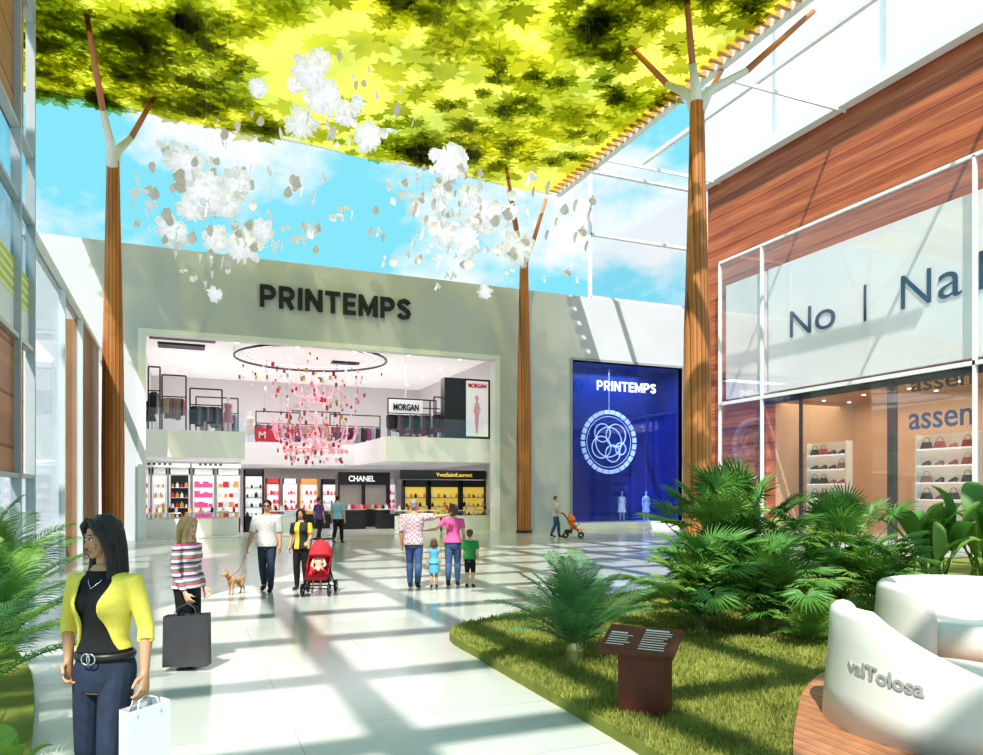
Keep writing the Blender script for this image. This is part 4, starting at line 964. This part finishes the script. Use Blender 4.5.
bot = MB().box(-.05, .05, -.03, .03, 0, .13); bot.box(-.02, .02, -.015, .015, .13, .18)
COLS = [mat('pink_product', (.85, .1, .3), .4, emit=.15), mat('orange_product', (.8, .35, .1), .4, emit=.1), mat('amber_product', (.6, .35, .08), .3, emit=.1), mat('black_product', (.03, .03, .03), .3), mat('white_product', (.85, .85, .85), .4), mat('red_product', (.65, .05, .05), .4)]
BOTM = [bot.mesh('bottle', m) for m in COLS]
SQM = [MB().box(-.09, .09, -.04, .04, 0, .2).mesh('box', m) for m in COLS]
def cabinet(label, short, x, y, w_, hh, m, prods, rows=3, cols=4, panel=GLOWW, sc=1.3, boxy=False):
    t = thing('display_cabinet', label, 'cabinet', (x, y, 0))
    MB().box(0, w_, .15, .5, 0, hh).box(0, .06, 0, .15, 0, hh).box(w_-.06, w_, 0, .15, 0, hh).box(0, w_, 0, .15, hh-.3, hh).box(0, w_, 0, .15, 0, .7).build('carcass', m, t)
    MB().box(.08, w_-.08, .12, .15, .75, hh-.35).build('lit_panel', panel, t)
    zz = [.72+(hh-1.15)*k/rows for k in range(rows)]
    for z in zz[1:]: MB().box(.06, w_-.06, 0, .14, z-.02, z).build('shelf', m, t)
    for r, z in enumerate(zz):
        for k in range(cols):
            i = prods[(r+k) % len(prods)]; o = place('box' if boxy else 'bottle', (SQM if boxy else BOTM)[i], None, (x+.16+(w_-.32)*k/(cols-1), y+.07, z)); s = sc*R.uniform(.6, 1.1); o.scale = (s, s, s)
            tag(o, 'small product on a shelf of the '+short, 'product', 'products on the '+short)
    return t
def gp_(px, q, py=500): return YP(px, py, q).x
specs = [(140, 150, 'white cabinet nearest the left store wall', WHITE, [2, 5], GLOWW, 0), (152, 167, 'white cabinet with amber bottles', WHITE, [2, 4], GLOWW, 0), (169, 190, 'white cabinet with black back panel', WHITE, [2, 4, 5], BLACK, 0),
         (193, 214, 'white cabinet filled with pink boxes', WHITE, [0, 0], GLOWW, 1), (217, 240, 'white cabinet with orange and red boxes', WHITE, [1, 5, 4], GLOWW, 1), (244, 264, 'black cabinet with white lit panel', BLACK, [3, 4], GLOWW, 0)]
HD = mat('small_dark_print', (.08, .08, .09), .5)
for a, b_, lb, m, pr, pn_, bx in specs:
    xa_ = gp_(a, 4.5); cabinet(lb, lb, xa_, 4.5, gp_(b_, 4.5)-xa_, 3.0, m, pr, 4, 3 if b_-a < 12 else 4, panel=pn_, sc=1.4, boxy=bool(bx))
YL = mat('yellow_lit_panel', (.80, .55, .1), .5, emit=.45)
XE = OX+.5
for a, b_, lb in ((404, 428, 'black cabinet with yellow lit shelves, left of three'), (430, 460, 'black cabinet with yellow lit shelves, middle of three'), (462, 486, 'black cabinet with yellow lit shelves, right of three')):
    xa_ = gp_(a, 3.2); cabinet(lb, lb.split(',')[0], xa_, 3.2, gp_(b_, 3.2)-xa_, 2.5, BLACK, [2, 3, 4], 3, 5, panel=YL, sc=1.3)
xa_ = gp_(400, 3.0); f = thing('counter_fascia', 'black fascia with small yellow lettering above the yellow lit cabinets', 'fascia', (xa_, 3.0, 2.55))
MB().box(0, min(gp_(490, 3.0), XE)-xa_, 0, .5, 0, .45).build('board', BLACK, f); fit_text('YvesSaintLaurent', gp_(472, 3)-gp_(436, 3), .2, YL, f, loc=(gp_(436, 3)-xa_, -.02, .12), off=.01)
KQ = 8.2
xa_ = gp_(338, KQ); f = thing('cosmetics_kiosk', 'wide black cosmetics kiosk with white lettering at the back of the lower store', 'kiosk', (xa_, KQ, 0)); ww = gp_(390, KQ)-xa_
MB().box(0, ww, 0, .8, 2.3, 3.0).build('fascia', BLACK, f)
for u_ in (0, ww*.5-.05, ww-.1): MB().box(u_, u_+.1, 0, .8, 0, 2.3).build('post', BLACK, f)
MB().box(.1, ww-.1, .5, .8, 0, 2.3).build('back_panel', mat('dim_panel', (.5, .44, .40), .5, emit=.2), f)
MB().box(.2, ww-.2, -.5, 0, 0, .95).build('counter', BLACK, f); fit_text('CHANEL', ww*.5, .32, mat('white_letter', (1, 1, 1)), f, loc=(ww*.2, -.02, 2.48), off=.02)
for k in range(14):
    o = place('bottle', BOTM[(2, 4, 5, 0)[k % 4]], None, (xa_+.4+(ww-.8)*k/13, KQ-.25, .95)); o.scale = (1.4, 1.4, 1.6); tag(o, 'small product standing on the black kiosk counter', 'product', 'products on the kiosk counter')
for a, b_, lb in ((140, 190, 'white header board over the left half of the wall cabinets'), (192, 241, 'white header board over the pink and orange cabinets')):
    x0_ = gp_(a, 4.3); t = thing('header_sign', lb, 'sign', (x0_, 4.3, 3.02)); MB().box(0, gp_(b_, 4.3)-x0_, 0, .2, 0, .3).build('board', WHITE, t)
    for k in range(5): MB().box(.3+k*.22, .42+k*.22, -.01, 0, .1, .2).build('print', HD, t)
CT = [(146, 180, 1.6, WHITE, 'white glass topped counter leftmost by the entrance'), (186, 238, 2.0, WHITE, 'long white counter left of the entrance aisle'), (268, 296, 3.5, WHITE, 'white counter below the chandeliers'), (343, 366, 5.2, BLACK, 'black counter in front of the kiosk'),
      (398, 440, 1.8, WHITE, 'white glass topped counter right of the aisle'), (446, 490, 1.5, WHITE, 'white glass topped counter nearest the right jamb'), (302, 330, 6.5, BLACK, 'small black counter deep under the chandeliers'), (272, 300, 7.5, WHITE, 'white counter deep at the left of the aisle'), (378, 398, 5., DARK, 'dark counter left of the yellow lit cabinets')]
for i, (a, b_, q_, m, lb) in enumerate(CT):
    xa_ = gp_(a, q_); ww = gp_(b_, q_)-xa_; t = thing('sales_counter', lb, 'counter', (xa_, q_, 0))
    MB().box(0, ww, 0, .6, 0, .75).build('base', m, t); MB().box(0, ww, 0, .6, .75, .98).build('glass_case', GLASS, t); MB().box(-.03, ww+.03, -.03, .63, .98, 1.02).build('top', CHROME if i % 2 else WHITE, t)
    for k in range(5):
        o = place('bottle', BOTM[(k+i) % 6], None, (xa_+.15+(ww-.3)*k/4, q_+.3, 1.02)); o.scale = (1.2, 1.2, 1.4); tag(o, 'small product standing on the '+lb, 'product', 'products on the '+lb)
GARC = [mat('garment_black', (.04, .04, .05), .8), mat('garment_rose', (.6, .25, .3), .8), mat('garment_grey', (.3, .3, .33), .8), mat('garment_beige', (.6, .5, .4), .8), mat('garment_plum', (.25, .06, .15), .8)]
def garment(m):
    q = MB(); q.add([(-.02, -.22, 0), (.02, -.22, 0), (.02, .22, 0), (-.02, .22, 0), (-.03, -.24, -.15), (.03, -.24, -.15), (.03, .24, -.15), (-.03, .24, -.15), (-.05, -.2, -.9), (.05, -.2, -.9), (.05, .2, -.9), (-.05, .2, -.9), (-.01, -.05, .07), (.01, -.05, .07), (.01, .05, .07), (-.01, .05, .07)],
                    [(4, 5, 1, 0), (5, 6, 2, 1), (6, 7, 3, 2), (7, 4, 0, 3), (8, 9, 5, 4), (9, 10, 6, 5), (10, 11, 7, 6), (11, 8, 4, 7), (11, 10, 9, 8), (0, 1, 13, 12), (1, 2, 14, 13), (2, 3, 15, 14), (3, 0, 12, 15), (12, 13, 14, 15)])
    q.tube([(0, 0, .05), (0, 0, .12)], .006, 4); return q.mesh('garment', m)
GM = [garment(m) for m in GARC]
def rail(label, a, b_, q_, hh, cols, n):
    xa_ = max(.3, gp_(a, q_, 430)); ww = min(gp_(b_, q_, 430), OX+.1)-xa_; t = thing('clothes_rail', label, 'clothes rail', (xa_, q_, 4.5))
    for x in (0, ww): MB().tube([(x, 0, 0), (x, 0, hh)], .035, 6).build('upright', DARK, t)
    MB().tube([(0, 0, hh), (ww, 0, hh)], .035, 6).build('top_bar', DARK, t); MB().tube([(0, 0, hh*.62+.02), (ww, 0, hh*.62+.02)], .025, 6).build('hanging_bar', DARK, t)
    for x in (0, ww): MB().tube([(x, -.25, .02), (x, .25, .02)], .02, 6).build('foot', DARK, t)
    for k in range(n):
        o = place('garment', GM[cols[k % len(cols)]], None, (xa_+.12+(ww-.3)*k/(n-1), q_, 4.5+hh*.62-.1)); o.rotation_euler = (0, 0, R.uniform(.3, .9)); o.scale = (1, 1, min(1, hh*.62/1.15)*R.uniform(.6, 1))
        tag(o, 'garment hanging on the '+label.split(',')[0], 'garment', 'garments on the '+label.split(',')[0])
rail('tall black rail farthest left upstairs', 142, 160, 2.0, 2.7, [0, 0, 2], 6); rail('tall black rail with pale clothes upstairs', 162, 186, 2.8, 2.5, [3, 2, 1], 6); rail('low dark rail on the left upper floor', 190, 222, 2.2, 1.9, [0, 2, 4], 9)
rail('red garment rail at the back upstairs', 256, 300, 8.7, 1.7, [4, 1, 4], 9); rail('rail of dark clothes at the back centre upstairs', 330, 380, 8.7, 1.7, [0, 4, 2], 10); rail('rail of black clothes on the right upstairs', 388, 430, 2.2, 1.9, [0, 0, 2, 4], 14); rail('short rail beside the fashion poster kiosk', 434, 446, 2.4, 2.1, [0, 4], 4)
rail('second dark rail behind the right balustrade', 390, 436, 4.6, 2.2, [0, 2, 0], 12); rail('far rail at the left of the upper floor', 196, 238, 6.0, 2.0, [0, 2, 3, 1], 10); rail('deep rail at the centre of the upper back wall', 290, 340, 11.5, 2.1, [2, 0, 1, 3], 10); rail('deep rail at the right of the upper back wall', 400, 440, 9., 2.3, [0, 1, 0, 2], 12)
REDL = mat('red_letter', (.75, .03, .05), .5, emit=.1)
t = thing('brand_sign', 'white brand sign with dark lettering on the upper floor', 'sign', (gp_(392, 4, 405), 4, YP(405, 413, 4).z)); ww = gp_(420, 4, 405)-gp_(392, 4, 405)
MB().box(-.15, ww+.15, .03, .12, -.25, .7).build('board', mat('lit_board', (.88, .87, .86), .5, emit=.3), t); fit_text('MORGAN', ww*.9, .34, BLACK, t, loc=(.08, 0, .12), off=.03); MB().tube([(ww*.5, .08, .7), (ww*.5, .08, OZ+.3-t.location.z)], .03, 6).build('hanger', WHITE, t)
xa_ = gp_(446, 1.6, 400); ww = gp_(494, 1.6, 400)-xa_; t = thing('poster_kiosk', 'black framed kiosk with a fashion poster on the right upper floor', 'kiosk', (xa_, 1.6, 4.51))
MB().box(0, ww, .2, .8, 0, 3.0).build('body', DARK, t); MB().box(ww*.44, ww*.9, .15, .2, .15, 2.9).build('poster', mat('poster_white_glow', (.88, .86, .86), .5, emit=.35), t); fit_text('MORGAN', ww*.38, .22, REDL, t, loc=(ww*.48, .13, 2.55), off=.03)  # emission added so the poster reads white instead of grey
q = MB()
for pts, rs in (([(.66, .3), (.655, .9), (.66, 1.25)], [.05, .1, .12]), ([(.66, 1.2), (.66, 1.45), (.66, 1.8)], [.12, .09, .15]), ([(.64, 1.75), (.60, 1.4), (.63, 1.15)], [.05, .04, .03]), ([(.68, 1.75), (.73, 1.45), (.69, 1.2)], [.05, .04, .03])):
    q.tube([(ww*x, 0, z) for x, z in pts], rs, 10)
q.ell((ww*.66, 0, 2.05), (.11, .1, .15)); q.tube([(ww*.66, 0, 1.8), (ww*.66, 0, 2.0)], .05, 8)
q.v = [(x, .145+y*.1, z) for x, y, z in q.v]; q.build('poster_figure', CM[1], t)
t = thing('red_banner', 'small red sign with pale lettering on the back upper floor', 'sign', (gp_(256, 7.9, 435), 8.05, 4.55)); ww = gp_(280, 7.4, 435)-gp_(256, 7.4, 435); MB().box(0, ww, 0, .1, 0, .7).build('board', CM[0], t)
fit_text('M', .35, .35, CM[2], t, loc=(.15, -.02, .17), off=.02)
for px, q_, lb, m in ((150, 3.6, 'mannequin in black dress upstairs, farthest left', GARC[0]), (228, 3.0, 'mannequin in rose dress upstairs at the left gap', GARC[1]), (440, 4.5, 'mannequin in plum dress upstairs on the right', GARC[4]), (250, 9.5, 'mannequin in beige dress at the upper back left', GARC[3])):
    mannequin(lb, (gp_(px, q_, 420), q_, 4.5), R.uniform(-.4, .4), m)
struct(MB().box(.3, xa, 1.22, 1.25, 4.5, 5.4).box(xb, OX-.3, 1.22, 1.25, 4.5, 5.4).box(xa, xb, 8.02, 8.05, 4.5, 5.4).build('window_8', GLASS))
for i, (a, b_, m) in enumerate(((266, 280, COLS[5]), (283, 297, WHITE), (300, 318, COLS[1]), (322, 338, BLACK), (382, 396, WHITE))):
    xa_ = gp_(a, 13.); lb = ['red', 'plain white', 'orange', 'slim black', 'small white'][i]+' cabinet against the far store wall'; cabinet(lb, lb, xa_, 13., gp_(b_, 13.)-xa_, 2.7, m, [0, 2, 4, 5], 3, 4, sc=1.5)

# right shop shelves
SHM = [mat('tan_leather', (.4, .2, .1), .5), mat('black_shoe', (.04, .03, .03), .4), mat('red_leather', (.45, .06, .05), .5)]
def shoe(m):
    q = MB(); q.tube([(0, .14, .06), (0, .06, .08), (0, -.04, .055), (0, -.12, .03), (0, -.16, .02)], [(.05, .045), (.06, .045), (.045, .05), (.03, .05), (.015, .03)], 8); q.box(-.03, .03, .08, .14, 0, .05); return q.mesh('shoe', m, True)
def hbag(m):
    q = MB(); q.add([(-.08, -.2, 0), (.08, -.2, 0), (.08, .2, 0), (-.08, .2, 0), (-.04, -.15, .24), (.04, -.15, .24), (.04, .15, .24), (-.04, .15, .24)], [(0, 3, 2, 1), (4, 5, 6, 7), (0, 1, 5, 4), (1, 2, 6, 5), (2, 3, 7, 6), (3, 0, 4, 7)])
    q.tube([(0, -.12, .22), (0, -.1, .36), (0, 0, .42), (0, .1, .36), (0, .12, .22)], .012, 6); return q.mesh('handbag', m)
SH = [shoe(m) for m in SHM]; HBG = [hbag(m) for m in SHM]
def shelfunit(a, b_, lb, x=XR+2.2, zs=(1.6, 2.3, 3.0, 3.7)):
    ya_ = XP(a, 450, x).y; yb = XP(b_, 450, x).y; t = thing('shelf_unit', lb, 'shelves', (x, yb, 0)); L_ = ya_-yb
    MB().box(.35, .42, 0, L_, 0, 4.3).build('back_panel', mat('shelf_back', (.75, .64, .52), .5, emit=.15, var=.03), t)
    for y in (0, L_-.06): MB().box(0, .35, y, y+.06, 0, 4.3).build('side', WHITE, t)
    MB().box(.0, .35, .06, L_-.06, 0, .9).build('plinth', WHITE, t)
    for z in zs:
        MB().box(0, .35, .06, L_-.06, z-.05, z).build('shelf', GLOWW, t); n = max(4, int(L_/.62))
        for k in range(n):
            i = R.choice((0, 1, 1, 2)); isb = R.random() < .4; o = place('handbag' if isb else 'shoe', (HBG if isb else SH)[i], None, (x+.17, yb+.4+(L_-.8)*k/(n-1), z)); c_ = ['tan', 'black', 'red'][i]
            s = 1.6 if not isb else 1.15; o.scale = (s, s, s); o.rotation_euler = (0, 0, 0 if isb else -pi/2)
            tag(o, c_+(' handbag' if isb else ' shoe')+' on a lit shelf of the '+lb.split(',')[0], 'bag' if isb else 'shoe', c_+(' handbags' if isb else ' shoes')+' on the '+lb.split(',')[0])
shelfunit(776, 798, 'narrow shelf unit behind the left shop pane'); shelfunit(806, 846, 'wide white shelf unit in mid shop'); shelfunit(915, 975, 'shelf unit behind the right shop pane')
s0 = thing('spotlight', 'small spotlight in the timber ceiling of the right hand shop', 'ceiling light', (XR+1.2, ya-1, SZ), 0, 'spotlights in the shop ceiling')
MB().lathe([(.1, -.08), (.1, 0)], 10).build('housing', WHITE, s0); MB().lathe([(.08, -.09), (.08, -.08)], 10).build('lens', mat('warm_lamp', (1, .85, .6), .5, emit=12.), s0)
for i in range(1, 18): dup(s0, (XR+1+(i % 3)*1.7, ya-1-(i//3)*2.3, SZ))

# ------------------------------------------------------------------ lights
def area(loc, rot, sx, sy, pw, col=(1, 1, 1)):
    l = bpy.data.lights.new('area_light', 'AREA'); l.shape = 'RECTANGLE'; l.size = sx; l.size_y = sy; l.energy = pw; l.color = col
    o = bpy.data.objects.new('area_light', l); C.objects.link(o); o.location = loc; o.rotation_euler = rot; return o
area((7.8, 6.5, OZ+.1), (0, 0, 0), 12, 9, 560, (1, .97, .95))
area((3.0, 4, 3.2), (0, 0, 0), 5, 4, 110); area((12.5, 4, 3.2), (0, 0, 0), 5, 3.5, 110); area((8, 10.5, 3.2), (0, 0, 0), 5, 4, 130)
area((XR+3, -9, SZ-.15), (0, 0, 0), 4, 12, 330, (1, .8, .58))
area(((t572+t680)/2, .8, zb-.3), (0, 0, 0), 4, .8, 100, (.5, .65, 1))
sun = bpy.data.lights.new('sun', 'SUN'); sun.energy = 5.2; sun.angle = radians(.45); sun.color = (1, .95, .87)
so = bpy.data.objects.new('sun', sun); C.objects.link(so)
so.rotation_euler = V((.36, .58, -.95)).to_track_quat('-Z', 'Y').to_euler()

world = bpy.data.worlds.new('World'); bpy.context.scene.world = world; world.use_nodes = True; nt = world.node_tree; bg = nt.nodes['Background']
tc = nt.nodes.new('ShaderNodeTexCoord'); mp = nt.nodes.new('ShaderNodeMapping'); mp.inputs['Scale'].default_value = (1, 1, 1.6); mp.inputs['Location'].default_value = (.35, .1, .2); n = nt.nodes.new('ShaderNodeTexNoise'); n.inputs['Scale'].default_value = 5.2; n.inputs['Detail'].default_value = 9; n.inputs['Roughness'].default_value = .58
nt.links.new(tc.outputs['Generated'], mp.inputs[0]); nt.links.new(mp.outputs[0], n.inputs['Vector'])
r = nt.nodes.new('ShaderNodeValToRGB'); e = r.color_ramp.elements; e[0].position = .47; e[0].color = (.27, .78, .93, 1); e[1].position = .61; e[1].color = (.95, .98, 1, 1); nt.links.new(n.outputs['Fac'], r.inputs[0])
sp = nt.nodes.new('ShaderNodeSeparateXYZ'); nt.links.new(tc.outputs['Generated'], sp.inputs[0]); r2 = nt.nodes.new('ShaderNodeValToRGB'); r2.color_ramp.elements[0].position = .0; r2.color_ramp.elements[1].position = .08; r2.color_ramp.elements[0].color = (0, 0, 0, 1); nt.links.new(sp.outputs['Z'], r2.inputs[0])
mx = nt.nodes.new('ShaderNodeMix'); mx.data_type = 'RGBA'; mx.inputs[6].default_value = (.50, .46, .43, 1); nt.links.new(r2.outputs[0], mx.inputs[0]); nt.links.new(r.outputs[0], mx.inputs[7]); nt.links.new(mx.outputs[2], bg.inputs[0]); bg.inputs[1].default_value = .88

cam = bpy.data.cameras.new('camera'); cam.sensor_width = 36; cam.lens = F/983*36; cam.shift_y = (HZ-377.5)/983; cam.clip_start = .05; cam.clip_end = 300
co = bpy.data.objects.new('camera', cam); C.objects.link(co); co.location = (CX, CY, H); co.rotation_euler = (pi/2, 0, -A); bpy.context.scene.camera = co
vs_ = bpy.context.scene.view_settings; vs_.view_transform = 'Standard'
try: vs_.look = 'Medium High Contrast'
except Exception: pass
